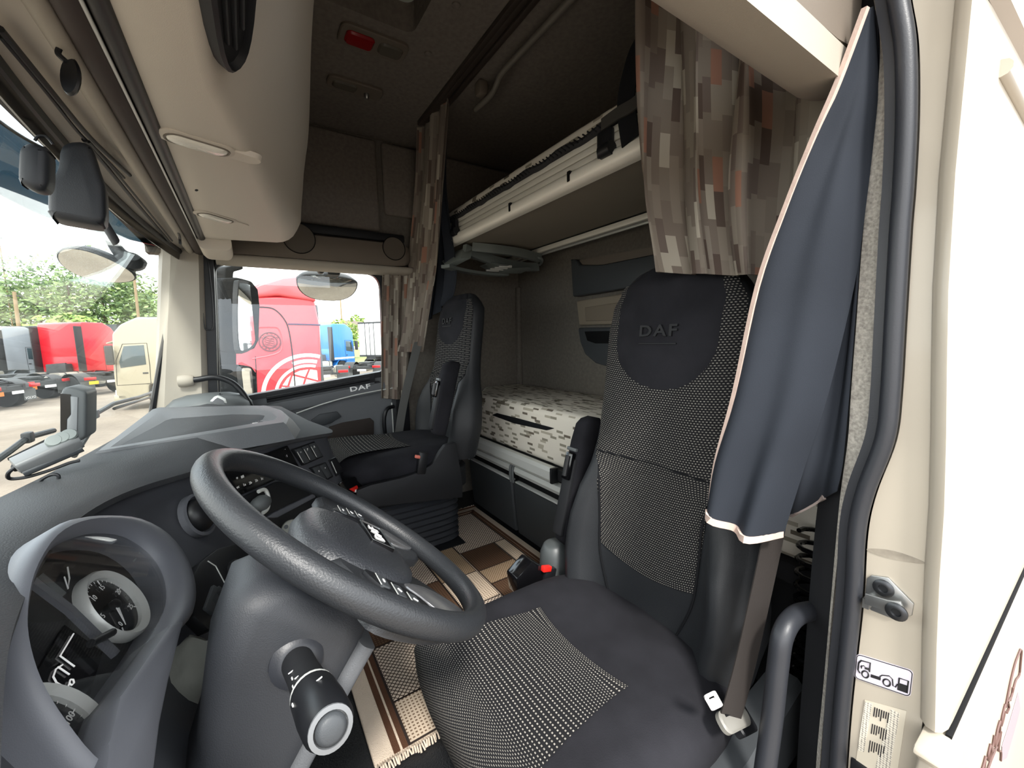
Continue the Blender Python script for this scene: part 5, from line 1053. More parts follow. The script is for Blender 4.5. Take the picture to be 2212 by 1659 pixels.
# step, ridge and skin in plan, extruded in z
sec = [(-1.168, -0.83), (-1.168, -0.798), (-1.176, -0.786), (-1.186, -0.784), (-1.192, -0.792), (-1.1955, -0.806), (-1.196, -0.83), (-1.196, -2.5), (-1.13, -2.5), (-1.13, -0.83)]
ZG = 0.672
bm = B(); loft(bm, [[V((x+(dxz(z) if x < -1.15 else 0), y, z)) for x, y in sec] for z in (ZG, 0.8, 0.9, 1.0, 1.1, 1.2, 1.3, 1.45, 1.7, 2.42)]); mk('side_skin', bm, m_cream, wl, ang=50)
bm = B(); bx(bm, -1.19, -1.14, -2.5, -0.83, -0.6, ZG-0.02); mk('lower_body', bm, m_blackm, wl)
bm = B(); bx(bm, -1.13, -1.085, -1.64, -0.86, FZ-0.1, CZ+0.06); mk('inner_lining', bm, m_feltd, wl)
bm = B(); bx(bm, -1.16, -1.07, -0.86, 0.40, 1.93, CZ+0.06); mk('door_header', bm, m_blackm, wl)  # out of view, included for its effect on the light in the cab
bm = B(); bx(bm, -1.17, -1.06, 0.22, 0.44, FZ-0.4, 1.95); mk('front_pillar', bm, m_blackm, wl)
bm = B(); bx(bm, -1.17, -1.09, -0.82, 0.30, -0.2, FZ-0.005, 0.01); mk('door_sill', bm, m_blackm, wl)
y0 = P(2160, 145, X=-1.196).y; bm = B(); tube(bm, [(-1.197, y0, 1.609), (-1.197, -2.4, 1.60)], 0.012, 10); mk('side_ridge', bm, m_cream, wl)
bm = B(); loft(bm, [[V((-1.196, y, 1.655+k)), V((-1.208, y, 1.663+k)), V((-1.208, y, 1.682+k)), V((-1.196, y, 1.70+k))] for y, k in ((-0.80, 0), (-1.2, 0.02), (-2.4, 0.04))]); mk('drip_rail', bm, M('rail_pale', 'a79c90', 0.5), wl)
# scuff and info label printed on the jamb
q = cr([P(*p, Y=JY+0.0008) for p in ((1872, 1186), (1930, 1190), (2000, 1216), (1960, 1214), (1900, 1200))], 4, True)
bm = B(); prism(bm, q, (0, -0.0006, 0)); mk('scuff', bm, M('scuff_grey', '8f877a', 0.7, var=0.3, vscale=40), jb)
bm = B(); bx(bm, *sorted((P(1838, 1640, Y=JY).x, P(1880, 1640, Y=JY).x)), JY-0.004, JY+0.004, P(1860, 1680, Y=JY).z, P(1860, 1648, Y=JY).z, 0.003); mk('black_cap', bm, m_black, jb)
# rubber seal: bulb and inner flange
sd = structure('trim_3', 'dark rubber door seal following the rear edge of the driver door opening', 'door seal')
bm = B(); tube(bm, [p+V((0.008, 0.009, 0)) for p in SP], 0.0115, 14); mk('seal_bulb', bm, m_rubber, sd)
bm = B(); tube(bm, [p+V((0.025, 0.0, 0)) for p in SP], 0.012, flat=(0.012, 0.014), up=(1, 0, 0)); mk('seal_flange', bm, m_rubber, sd)
kn = [(1858, -200, 7), (1880, -60, 7), (1890, 0, 8), (1906, 100, 13), (1898, 300, 28), (1880, 500, 37), (1869, 680, 43), (1858, 850, 48), (1850, 952, 46), (1825, 1060, 24), (1811, 1150, 13), (1796, 1300, 8), (1779, 1500, 10), (1767, 1640, 13), (1752, 1880, 14)]
kn_px = [(a_, b_) for a_, b_, _ in kn]
KP = cr([P(*p, Y=JY-0.02) for p in kn_px], 6)
KWD = [p.x for p in cr([V((c_*0.00054, 0, 0)) for _, _, c_ in kn], 6)]
kt = structure('trim_4', 'grey knitted fabric trim strip beside the door seal', 'trim')
rings = []
for i, p in enumerate(KP):
    w_ = KWD[i]
    rings.append([p+V((-w_/2, 0, 0)), p+V((w_/2, -0.004, 0)), p+V((w_/2, -0.02, 0)), p+V((-w_/2, -0.02, 0))])
bm = B(); loft(bm, rings); mk('knit_strip', bm, m_stripgrey, kt)
bm = B(); loft(bm, [[p+V((-0.03, -0.006, 0)), p+V((0.01, -0.016, 0)), p+V((0.05, -0.05, 0)), p+V((-0.03, -0.05, 0))] for p in KP]); mk('trim_return', bm, m_blackm, kt)
# striker
sk = thing('door_striker', 'zinc door striker plate with two bolts on the cream jamb', 'door striker', P(1915, 1290, Y=JY))
def onj(px, py, o=0.0): return P(px, py, Y=JY+o)
q = [onj(*p, 0.004) for p in ((1872, 1250), (1882, 1243), (1918, 1248), (1974, 1305), (1970, 1330), (1930, 1338), (1880, 1318), (1868, 1290))]
bm = B(); prism(bm, q, (0, -0.004, 0), 0.001); mk('base_plate', bm, m_steel, sk)
q = [onj(*p, 0.022) for p in ((1868, 1282), (1915, 1296), (1945, 1300), (1952, 1315), (1945, 1332), (1915, 1322), (1868, 1305))]
bm = B(); prism(bm, q, (0, -0.004, 0), 0.001); bx(bm, onj(1880, 1290).x-0.004, onj(1880, 1290).x+0.004, JY+0.002, JY+0.02, onj(1880, 1305).z, onj(1880, 1285).z); mk('loop', bm, m_steel, sk)
for p, o in (((1909, 1270), 0.004), ((1937, 1321), 0.022)):
    c = onj(*p, o); bm = B(); lathe(bm, [(0.013, 0.0), (0.013, 0.003), (0.010, 0.005), (0.006, 0.005), (0.005, 0.002)], c, (0, 1, 0), 20); mk('bolt', bm, m_steeld, sk)
# pictogram sticker
ps_ = thing('pictogram_sticker', 'white sticker with truck and fuel pump pictogram on the jamb', 'sticker', onj(1910, 1460))
a, b, c_, d = (onj(*p, 0.0012) for p in ((1850, 1411), (1974, 1449), (1967, 1510), (1845, 1462)))
exs, eys = ((b-a)).normalized(), ((a-d)).normalized(); ctr = (a+b+c_+d)/4; wS, hS = ((b-a).length+(c_-d).length)/2, ((a-d).length+(b-c_).length)/2
def st_(u, v, o=0.0): return ctr+exs*(u*wS)+eys*(v*hS)+V((0, o, 0))
nS = V((0, 1, 0))
def sring(k): return [p for p in [st_(0, 0)+(q-st_(0, 0))*k for q in rring(ctr, exs, eys, wS, hS, 0.006)]]
bm = B(); r0 = rring(ctr, exs, eys, wS, hS, 0.006); loft(bm, [[p-nS*0.0008 for p in r0], r0]); mk('paper', bm, M('sticker_lilac', 'dcd6e2', 0.45), ps_)
r1, r2 = rring(ctr, exs, eys, wS*0.985, hS*0.97, 0.006), rring(ctr, exs, eys, wS*0.955, hS*0.915, 0.005)
bm = B(); frame(bm, [p+nS*0.0002 for p in r1], [p+nS*0.0002 for p in r2], nS*0.0003); mk('border', bm, m_dkprint, ps_)
def pline(pts, r, closed=False, nm='pictogram_line'):
    bm = B(); tube(bm, [st_(u-0.5, 0.5-v, 0.0006) for u, v in pts], r, 5, closed=closed); return mk(nm, bm, m_dkprint, ps_)
pline([(0.10, 0.72), (0.06, 0.62), (0.06, 0.34), (0.10, 0.22), (0.27, 0.20), (0.27, 0.55)], 0.0012)
for cx_, cy_ in ((0.2, 0.70), (0.59, 0.74)): pline([(cx_+0.062*math.cos(2*PI*k/16), cy_+0.13*math.sin(2*PI*k/16)) for k in range(16)], 0.0011, True)
bm = B(); prism(bm, [st_(u-0.5, 0.5-v, 0.0004) for u, v in ((0.30, 0.62), (0.48, 0.62), (0.48, 0.74), (0.30, 0.74))], nS*0.0004); mk('pictogram_bar', bm, m_dkprint, ps_)
pline([(0.46, 0.60), (0.50, 0.52), (0.62, 0.46), (0.68, 0.54), (0.70, 0.78), (0.74, 0.80), (0.77, 0.66)], 0.0008)
pline([(0.79, 0.42), (0.94, 0.42), (0.94, 0.86), (0.79, 0.86)], 0.0011, True)
bm = B(); prism(bm, [st_(u-0.5, 0.5-v, 0.0004) for u, v in ((0.79, 0.60), (0.94, 0.60), (0.94, 0.86), (0.79, 0.86))], nS*0.0004); mk('pictogram_bar', bm, m_dkprint, ps_)
pline([(0.10, 0.46), (0.16, 0.38), (0.22, 0.5)], 0.0007); pline([(0.12, 0.40), (0.12, 0.52)], 0.0008)
for k in range(3): pline([(0.19+0.025*k, 0.42), (0.19+0.025*k, 0.5)], 0.0007)
# printed data label
il = thing('data_label', 'grey printed data label below the pictogram sticker on the jamb', 'label', onj(1905, 1600))
a, b, c_, d = (onj(*p, 0.0010) for p in ((1868, 1512), (1958, 1536), (1925, 1760), (1835, 1740)))
bm = B(); prism(bm, [a, b, c_, d], (0, -0.0006, 0)); mk('paper', bm, M('label_cream', 'c9c1b0', 0.5), il)
def dotpat(nm):
    m, t_, bs = _new(nm); co = t_.nodes.new('ShaderNodeTexCoord'); vo = t_.nodes.new('ShaderNodeTexVoronoi'); vo.inputs['Scale'].default_value = 260; vo.inputs['Randomness'].default_value = 0.15
    t_.links.new(co.outputs['Object'], vo.inputs['Vector']); r = _ramp(t_, [(0.42, 'd8d2c4'), (0.5, '8c8880')]); t_.links.new(vo.outputs['Distance'], r.inputs['Fac']); t_.links.new(r.outputs['Color'], bs.inputs['Base Color']); return m
dm = dotpat('security_dots')
for q in (((1868, 1516), (1884, 1520), (1866, 1625), (1852, 1620)), ((1924, 1532), (1944, 1542), (1918, 1680), (1890, 1660))):
    bm = B(); prism(bm, [onj(*p, 0.0014) for p in q], (0, -0.0004, 0)); mk('dot_field', bm, dm, il)
rr = random.Random(11)
for k in range(7):
    for j in range(3):
        x, y = 1890-5*j+5*k, 1528+36*j+2*k; L_ = 14+12*rr.random()
        if 1500 < y+L_ < 1655:
            bm = B(); tube(bm, [onj(x, y, 0.0014), onj(x-L_*0.14, y+L_, 0.0014)], 0.0007, 4); mk('print_line', bm, m_dkprint, il)
# lower side fairing with lettering
sf_ = thing('side_fairing', 'white lower side fairing with brown and lilac lettering outside the cab', 'fairing', (-1.2, -1.6, 0.0))
XF_ = -1.236
bm = B(); prism(bm, [(XF_, -0.745, ZG-0.008), (XF_, -2.5, ZG-0.008), (XF_, -2.5, -0.5), (XF_, -0.765, -0.5), (XF_, -0.765, 0.60), (XF_, -0.775, 0.625), (XF_, -0.74, 0.655)], (0.03, 0, 0), 0.004); mk('panel', bm, m_cream, sf_)
bm = B(); bx(bm, -1.2345, -1.228, -2.5, -0.80, ZG-0.009, ZG-0.0045); mk('gap_shadow', bm, m_void, sf_)
m_gr = M('brown_lettering', '5a403a', 0.6); m_gl = M('lilac_graphic', '8d7f86', 0.6)
def onf(x, y, o=0.0): return P(2100+x/3.295, 1370+y/3.295, X=XF_-0.0012-o)
bm = B(); prism(bm, [onf(*p) for p in ((330, 415), (345, 530), (300, 700), (248, 880), (212, 905), (214, 800), (250, 690), (288, 560))], (0.0008, 0, 0)); mk('graphic_band', bm, m_gl, sf_)
for pts in ([(352, 118), (345, 108), (335, 130), (305, 210), (275, 330), (245, 480), (238, 520)], [(352, 118), (345, 200), (335, 290), (310, 330), (290, 400), (270, 470)], [(290, 380), (280, 440), (258, 480), (262, 520), (245, 560)], [(235, 500), (215, 580), (205, 650), (222, 600), (232, 545)], [(198, 618), (180, 680), (160, 790), (172, 780), (195, 700), (198, 618)], [(158, 720), (148, 780), (138, 830), (152, 815)], [(130, 785), (112, 870), (122, 900), (135, 830), (130, 785)], [(96, 870), (80, 930), (66, 975)], [(205, 690), (190, 790), (188, 830), (205, 835), (203, 900)], [(175, 800), (140, 880), (110, 960)], [(92, 900), (84, 960)]):
    bm = B(); tube(bm, cr([onf(*p, 0.0006) for p in pts], 4), 0.0022, 5); mk('lettering_stroke', bm, m_gr, sf_)
# ================================================================== OUTSIDE: MIRRORS, VISOR, WIPERS
m_mhouse = M('mirror_housing', '2c2f31', 0.5, bump=0.5, bscale=220, var=0.2, vscale=30)
vz = thing('sun_visor', 'blue tinted sun visor outside above the windscreen', 'sun visor', (0.0, 0.5, 1.66))
vc = cr([(-1.0, 0.30), (-0.85, 0.42), (-0.55, 0.515), (0.0, 0.535), (0.33, 0.525), (0.58, 0.505), (0.74, 0.44), (0.90, 0.29)] and [V((x, y, 0)) for x, y in ((-1.0, 0.30), (-0.85, 0.42), (-0.55, 0.515), (0.0, 0.535), (0.33, 0.525), (0.58, 0.50), (0.75, 0.42), (0.93, 0.28))], 6)
n = len(vc)-1
bm = B(); grid(bm, lambda u, v: vc[int(round(u*n))]+V((0, 0.02*v, 1.665+0.225*v)), n, 6, 0.004); mk('tinted_panel', bm, m_visor, vz, ang=80)
bm = B(); tube(bm, [p+V((0, 0.02, 1.892)) for p in vc], 0.005, 8); mk('top_frame', bm, m_black, vz)
# sensor housing on the windscreen
sh_ = thing('windscreen_sensor', 'large black sensor housing at the top of the windscreen', 'sensor', P(165, 400, X=-0.2))
def xq(pts, x): return [P(*p, X=x) for p in pts]
r1 = [(128, 312), (150, 302), (190, 302), (204, 325), (212, 355), (228, 400), (230, 470), (222, 486), (200, 484), (110, 468), (101, 455), (102, 388), (120, 372), (126, 350)]
bm = B(); prism(bm, xq(r1, -0.27), (0.07, 0.01, 0), 0.012, 3); mk('housing', bm, M('sensor_black', '23262b', 0.5, bump=0.15, bscale=700), sh_)
bm = B(); prism(bm, xq([(215, 470), (228, 465), (262, 520), (252, 530)], -0.1), (0.02, 0.01, 0), 0.004); mk('stay', bm, m_blackm, sh_)
sb_ = thing('rain_sensor', 'small black box sensor beside the large windscreen housing', 'sensor', P(68, 358, X=-0.4))
bm = B(); prism(bm, xq([(52, 302), (92, 310), (104, 325), (102, 398), (86, 414), (40, 396), (33, 380), (36, 318)], -0.42), (0.04, 0.0, 0), 0.010, 3); mk('box', bm, M('rain_sensor_black', '282b30', 0.5), sb_)
bm = B(); tube(bm, cr(xq([(75, 304), (82, 295), (95, 294), (105, 300), (115, 312)], -0.41), 5), 0.002, 6); mk('lead', bm, m_black, sb_)
# front kerb mirror
fm = thing('front_mirror', 'oval front kerb mirror hanging outside the windscreen', 'mirror', P(215, 578, X=0.95))
c = P(212, 578, X=0.95); e1 = (P(298, 604, X=0.95)-P(126, 560, X=0.95)); a_ = e1.length/2; e1.normalize(); nm_ = (CAM-c).normalized()*0.75+V((0.0, 0.1, -0.85)); nm_ = (nm_-e1*nm_.dot(e1)).normalized(); e2 = nm_.cross(e1)
def fr(k, o): return [c+e1*(a_*k*math.cos(2*PI*j/32))+e2*(a_*0.66*k*math.sin(2*PI*j/32)*(1-0.25*math.cos(2*PI*j/32)))+nm_*o for j in range(32)]
bm = B(); loft(bm, [fr(0.35, -0.055), fr(0.75, -0.045), fr(0.97, -0.015), fr(1.0, 0.0), fr(0.97, 0.003)]); mk('shell', bm, m_mhouse, fm, ang=60)
bm = B(); loft(bm, [fr(0.955, 0.0032), fr(0.7, 0.009), fr(0.35, 0.013), fr(0.02, 0.0142)]); mk('glass', bm, m_mirror, fm, ang=80)
bm = B(); tube(bm, cr([P(218, 486, X=0.95), P(238, 515, X=0.95), P(258, 545, X=0.95), P(280, 560, X=0.95)], 5), [0.015+0.0008*k for k in range(16)], 10); lathe(bm, [(0.045, -0.02), (0.05, 0), (0.03, 0.03)], P(280, 565, X=0.95), e2, 16, 1.1, 0.8); mk('arm', bm, m_mhouse, fm)
# door kerb mirror
km = thing('kerb_mirror', 'half-moon kerb mirror hanging outside above the far window', 'mirror', P(708, 615, X=1.32))
c = P(708, 618, X=1.32); nm_ = V((-0.72, 0.05, -0.69)).normalized(); e1 = V((0, -1, 0)); e1 = (e1-nm_*e1.dot(nm_)).normalized(); e2 = nm_.cross(e1)
if e2.z < 0: e2 = -e2
def hm(k, o):
    out = []
    for j in range(36):
        a = 2*PI*j/36; y = math.sin(a); out.append(c+e1*(0.167*k*math.copysign(abs(math.cos(a))**0.8, math.cos(a)))+e2*((0.045 if y > 0 else 0.14)*k*math.copysign(abs(y)**0.9, y)+0.03)+nm_*o)
    return out
bm = B(); loft(bm, [hm(0.5, -0.07), hm(0.85, -0.05), hm(1.0, -0.012), hm(1.0, 0.0), hm(0.97, 0.003)]); mk('shell', bm, m_mhouse, km, ang=60)
bm = B(); loft(bm, [hm(0.96, 0.0032), hm(0.65, 0.010), hm(0.3, 0.014), hm(0.02, 0.015)]); mk('glass', bm, m_mirror, km, ang=80)
bm = B(); box(bm, P(716, 592, X=1.25), (0.16, 0.07, 0.035), 0.01); lathe(bm, [(0.018, -0.02), (0.018, 0.02)], P(693, 584, X=1.10), (1, 0, 0), 14); mk('bracket', bm, m_mhouse, km)
# main mirrors on the far door
mm = thing('main_mirror', 'tall black twin mirror housing outside the far door', 'mirror', P(500, 720, X=1.38))
q = [(478, 612), (486, 600), (516, 598), (545, 606), (560, 625), (564, 660), (562, 735), (552, 755), (520, 765), (478, 760)]
bm = B(); prism(bm, xq(q, 1.38), (0.05, 0.10, 0), 0.012, 3); mk('upper_housing', bm, m_mhouse, mm)
q = [(476, 792), (482, 786), (516, 786), (545, 790), (556, 805), (558, 850), (548, 905), (476, 905)]
bm = B(); prism(bm, xq(q, 1.38), (0.05, 0.10, 0), 0.012, 3); mk('lower_housing', bm, m_mhouse, mm)
bm = B(); prism(bm, xq([(487, 578), (500, 574), (525, 574), (527, 582), (506, 588), (504, 604), (486, 604)], 1.385), (0.03, 0.06, 0), 0.006); mk('upper_arm', bm, m_mhouse, mm)
bm = B(); tube(bm, [(1.42, 0.14, 1.64), (1.30, 0.19, 1.66), (1.13, 0.20, 1.66)], 0.018, 8); tube(bm, [(1.42, 0.2, 0.98), (1.30, 0.23, 0.96), (1.12, 0.24, 0.94)], 0.018, 8); mk('mount_arm', bm, m_mhouse, mm)
bm = B(); prism(bm, xq([(476, 758), (512, 758), (512, 790), (476, 790)], 1.385), (0.03, 0.06, 0), 0.006); mk('spine', bm, m_mhouse, mm)
MN = V((-0.70, -0.714, 0.0))
def glassplate(pxq, nm):
    c = sum((P(*p, X=1.379) for p in pxq), V())/len(pxq)
    pts = [PP(*p, c+V((-0.012, -0.012, 0)), MN) for p in pxq]; bm = B(); prism(bm, cr(pts, 3, True), -MN*0.004); mk(nm, bm, m_mirror, mm, smooth=False)
    bm = B(); ctr_ = sum(pts, V())/len(pts); o_ = [ctr_+(p-ctr_)*1.09-MN*0.001 for p in cr(pts, 3, True)]; prism(bm, o_, -MN*0.03); mk('glass_rim', bm, m_mhouse, mm, smooth=False)
glassplate([(516, 620), (522, 612), (540, 616), (553, 630), (557, 665), (554, 720), (546, 745), (528, 756), (518, 750), (514, 690)], 'upper_glass')
glassplate([(522, 800), (530, 795), (542, 797), (548, 812), (550, 850), (544, 890), (525, 890), (526, 840)], 'lower_glass')
# wipers
for nm, lab, pts in (('wiper', 'windscreen wiper arm resting in front of the far glass edge', [((160, 985), 0.50), ((195, 930), 0.49), ((205, 895), 0.48), ((245, 872), 0.46), ((300, 858), 0.44), ((335, 846), 0.41)]), ('wiper', 'windscreen wiper arm resting in front of the handset', [((-30, 1010), 0.55), ((20, 975), 0.54), ((60, 945), 0.53), ((115, 930), 0.52)])):
    q = [P(*p, Y=y_) for p, y_ in pts]; t = thing(nm, lab, 'wiper', q[0], 'windscreen wipers')
    bm = B(); tube(bm, q, 0.008, 8); mk('arm', bm, m_mhouse, t)
    d = (q[-1]-q[-3]).normalized(); bm = B(); tube(bm, [q[-3]+V((0, 0, -0.02)), q[-1]+d*0.05+V((0, 0, -0.02))], 0.006, 6); mk('blade', bm, m_black, t)
    bm = B(); box(bm, q[2], (0.03, 0.02, 0.03), 0.005); mk('joint', bm, m_mhouse, t)

# ================================================================== THE YARD
GZ = -1.15
def gmat():
    m, t, bs = _new('gravel'); bs.inputs['Roughness'].default_value = 0.95
    co = t.nodes.new('ShaderNodeTexCoord'); n1 = t.nodes.new('ShaderNodeTexNoise'); n1.inputs['Scale'].default_value = 0.35; n1.inputs['Detail'].default_value = 12; n1.inputs['Roughness'].default_value = 0.7
    t.links.new(co.outputs['Object'], n1.inputs['Vector']); r = _ramp(t, [(0.3, '6a6055'), (0.55, '7f7467'), (0.75, '918779')]); t.links.new(n1.outputs['Fac'], r.inputs['Fac']); t.links.new(r.outputs['Color'], bs.inputs['Base Color'])
    n2 = t.nodes.new('ShaderNodeTexNoise'); n2.inputs['Scale'].default_value = 9; n2.inputs['Detail'].default_value = 6; t.links.new(co.outputs['Object'], n2.inputs['Vector']); _bump(t, bs, n2.outputs['Fac'], 0.6, 0.05); return m
bm = B(); bx(bm, -40, 44, -60, 60, GZ-0.1, GZ); mk('gravel_yard', bm, gmat(), label='beige gravel yard around the parked trucks', cat='ground', kind='structure')
bm = B(); bx(bm, 44, 160, -90, 90, GZ-0.1, GZ+0.02); mk('grass_field', bm, M('dry_grass', '7f8a4c', 0.95, var=0.3, vscale=0.3), label='yellow-green grass beyond the gravel yard', cat='grass', kind='structure')
m_tyre = M('tyre', '1f2022', 0.85); m_chas = M('chassis_grey', '3a3b3c', 0.7, var=0.25, vscale=3); m_wglass = M('truck_glass', '39474c', 0.08, spec=0.7); m_rim = M('wheel_rim', 'b4b2ac', 0.45, metal=0.4); m_tail = M('tail_lamp', 'b01c20', 0.3); m_orange = M('orange_plate', 'e07a2a', 0.5); m_tank = M('tank_alu', '9a968b', 0.45, metal=0.3); m_fend = M('mudguard', '2b2c2d', 0.6)
def wheel(t, x, y, r=0.5, w_=0.32, nm='wheel'):
    s = 1 if y > 0 else -1
    bm = B(); lathe(bm, [(r*0.55, -w_/2), (r*0.93, -w_/2), (r, -w_/2+0.05), (r, w_/2-0.05), (r*0.93, w_/2), (r*0.55, w_/2)], (x, y, r), (0, s, 0), 24); o = mk(nm, bm, m_tyre, t)
    bm = B(); lathe(bm, [(r*0.56, w_/2-0.03), (r*0.5, w_/2-0.02), (r*0.42, w_/2-0.12), (r*0.22, w_/2-0.10), (r*0.2, w_/2-0.02), (r*0.05, w_/2-0.02)], (x, y, r), (0, s, 0), 20); mk('rim', bm, m_rim, o); return o
def chassis(t, x0, x1, flap=None, plate_col=None):
    """rails, rear axle, mudguards, light bar (x0 = rear end)"""
    bm = B()
    for y in (-0.42, 0.42): bx(bm, x0, x1, y-0.04, y+0.04, 0.72, 0.98)
    for k in range(5): x = x0+0.1+(x1-x0-0.2)*k/4; bx(bm, x-0.06, x+0.06, -0.42, 0.42, 0.78, 0.92)
    mk('frame_rails', bm, m_chas, t)
    bm = B(); lathe(bm, [(0.48, 0), (0.5, 0.06), (0.3, 0.08)], (x0+0.95, 0, 1.05), (0, 0, 1), 24); box(bm, (x0+0.62, 0, 1.06), (0.35, 0.7, 0.06), 0.02); mk('fifth_wheel', bm, m_fend, t)
    for y in (-0.93, 0.93):
        wheel(t, x0+0.85, y, 0.5, 0.56)
        pts = [(x0+0.85+0.60*math.cos(math.radians(a)), 0.52+0.60*math.sin(math.radians(a))) for a in range(8, 180, 14)]
        bm = B(); grid(bm, lambda u, v: V((pts[int(round(u*(len(pts)-1)))][0], y-0.30+0.60*v, pts[int(round(u*(len(pts)-1)))][1])), len(pts)-1, 2, 0.02); mk('mudguard', bm, m_fend, t)
        f = B(); bx(f, x0+0.20, x0+0.22, y-0.30, y+0.30, 0.25, 0.72); fl_ = mk('mudflap', f, M('flap_grey', '5c5e5e', 0.7), t)
        if flap: text('flap_lettering', flap, (x0+0.198, y, 0.34), (0, -1, 0), (0, 0, 1), 0.15, m_white, t, spacing=1.1)
        bm = B(); bx(bm, x0-0.03, x0+0.05, y-0.24, y+0.24, 0.80, 0.94, 0.01); mk('tail_lamp', bm, m_tail, t)
    bm = B(); bx(bm, x0-0.01, x0+0.08, -0.75, 0.75, 0.72, 0.82); mk('light_bar', bm, m_fend, t)
    bm = B(); bx(bm, x0-0.03, x0-0.012, -0.30, 0.24, 0.60, 0.72); mk('number_plate', bm, m_white, t)
    if plate_col:
        bm = B(); bx(bm, x0-0.03, x0-0.012, 0.62, 1.02, 0.58, 0.74); mk('warning_plate', bm, plate_col, t)
def tractor(name, label, loc, ang, col, h=3.5, cabl=2.25, deflector=True, stripe=None, cat='truck', group='parked trucks in the yard', flap=None, plate=None, visor=False):
    t = thing(name, label, cat, (loc[0], loc[1], GZ), group, local=True, rot=(0, 0, ang))
    mp_ = M(name+'_paint', col, 0.3, coat=0.4)
    xb, xf = 3.65, 3.65+cabl   # rear axle end at x=0, cab from xb to xf
    top = h
    prof = [(xb, 1.02), (xb, top-0.12), (xb+0.18, top), (xf-0.85, top), (xf-0.35, top-0.28), (xf-0.10, top-0.62), (xf-0.02, 1.75), (xf, 1.35), (xf, 0.45), (xf-0.25, 0.38), (xf-0.9, 0.38), (xf-0.95, 0.95), (xb+0.45, 1.02)]
    bm = B(); prism(bm, [(x, -1.22, z) for x, z in prof], (0, 2.44, 0), 0.07, 3); cb = mk('cab', bm, mp_, t, ang=50)
    for s in (-1, 1):
        bm = B(); prism(bm, [(x, s*1.222, z) for x, z in ((xf-0.95, 1.72), (xf-0.22, 1.62), (xf-0.20, 1.85), (xf-0.38, 2.42), (xf-0.95, 2.45))], (0, s*0.012, 0), 0.003); mk('side_window', bm, m_wglass, cb)
        bm = B(); tube(bm, [(x, s*1.224, z) for x, z in ((xf-1.02, 0.98), (xf-1.05, 1.7), (xf-1.04, 2.52), (xf-0.35, 2.5), (xf-0.12, 1.9), (xf-0.06, 0.98), (xf-1.02, 0.98))], 0.010, 4); mk('door_gap', bm, m_void, cb)
        bm = B(); bx(bm, xf-0.98, xf-0.82, s*1.22-0.012, s*1.22+0.016, 1.36, 1.42, 0.006); mk('door_handle', bm, m_fend, cb)
        bm = B(); bx(bm, xf-0.12, xf+0.10, s*1.42-0.08, s*1.42+0.08, 1.75, 2.45, 0.04); tube(bm, [(xf-0.05, s*1.2, 2.4), (xf-0.02, s*1.42, 2.4)], 0.02, 6); mk('mirror', bm, m_fend, cb)
        wheel(t, xf-1.38, s*1.02, 0.5, 0.3)
        pts = [(xf-1.38+0.62*math.cos(math.radians(a)), 0.52+0.60*math.sin(math.radians(a))) for a in range(0, 181, 15)]
        bm = B(); grid(bm, lambda u, v: V((pts[int(round(u*12))][0], s*1.20-0.4*s*v, pts[int(round(u*12))][1])), 12, 1, 0.02); mk('wheel_arch', bm, mp_, t)
        if deflector: bm = B(); bx(bm, xb-0.42, xb+0.02, s*1.2-0.03, s*1.2+0.03, 1.05, top-0.25, 0.02); mk('side_deflector', bm, m_fend, t)
        bm = B(); loft(bm, [rring((x, s*0.85, 0.72), (0, 1, 0), (0, 0, 1), 0.6, 0.62, 0.12) for x in (2.2, 3.5)]); tk = mk('fuel_tank', bm, m_tank, t)
        for x in (2.5, 3.2): bm = B(); frame(bm, rring((x, s*0.85, 0.72), (0, 1, 0), (0, 0, 1), 0.64, 0.66, 0.13), rring((x, s*0.85, 0.72), (0, 1, 0), (0, 0, 1), 0.6, 0.62, 0.12), (0.05, 0, 0)); mk('tank_strap', bm, m_fend, tk)
        bm = B(); bx(bm, xf-0.02, xf+0.03, s*0.98-0.18, s*0.98+0.18, 0.62, 0.80, 0.02); mk('headlamp', bm, m_white, cb)
        if stripe: bm = B(); bx(bm, xb+0.05, xf-0.1, s*1.222, s*1.222+s*0.004, 1.12, 1.24); mk('side_stripe', bm, stripe, cb)
    bm = B(); prism(bm, [(xf-0.005, -1.05, 1.78), (xf-0.005, 1.05, 1.78), (xf-0.36, 0.98, 2.62), (xf-0.36, -0.98, 2.62)], (0.03, 0, 0.01), 0.004); mk('windscreen', bm, m_wglass, cb)
    bm = B(); bx(bm, xf-0.01, xf+0.02, -0.9, 0.9, 0.85, 1.6, 0.01); gr = mk('grille', bm, m_fend, cb)
    bm = B(); bx(bm, xf-0.3, xf+0.08, -1.22, 1.22, 0.36, 0.62, 0.04); mk('bumper', bm, mp_, cb)
    if visor: bm = B(); prism(bm, [(xf-0.30, -1.15, 2.66), (xf-0.30, 1.15, 2.66), (xf+0.12, 1.1, 2.52), (xf+0.12, -1.1, 2.52)], (0, 0, 0.04), 0.01); mk('visor', bm, mp_, cb)
    bm = B(); bx(bm, xb-0.02, xb+0.01, -0.9, 0.9, 1.2, 1.9, 0.01); mk('rear_recess', bm, mp_, cb)
    bm = B(); bx(bm, xb-0.5, xb-0.08, -0.55, 0.55, 0.95, 1.5, 0.05); tube(bm, [(xb-0.3, -0.4, 1.5), (xb-0.3, 0.4, 1.45)], 0.06, 8); mk('engine_rear', bm, m_chas, t)
    chassis(t, 0.0, xb, flap, plate)
    return t
def place(px, py_depth, ang, off=0.0):
    """ground point seen along pixel column px at camera depth py_depth"""
    d = _ray(px, 745.0); p = CAM + d*(py_depth/F); return (p.x, p.y)
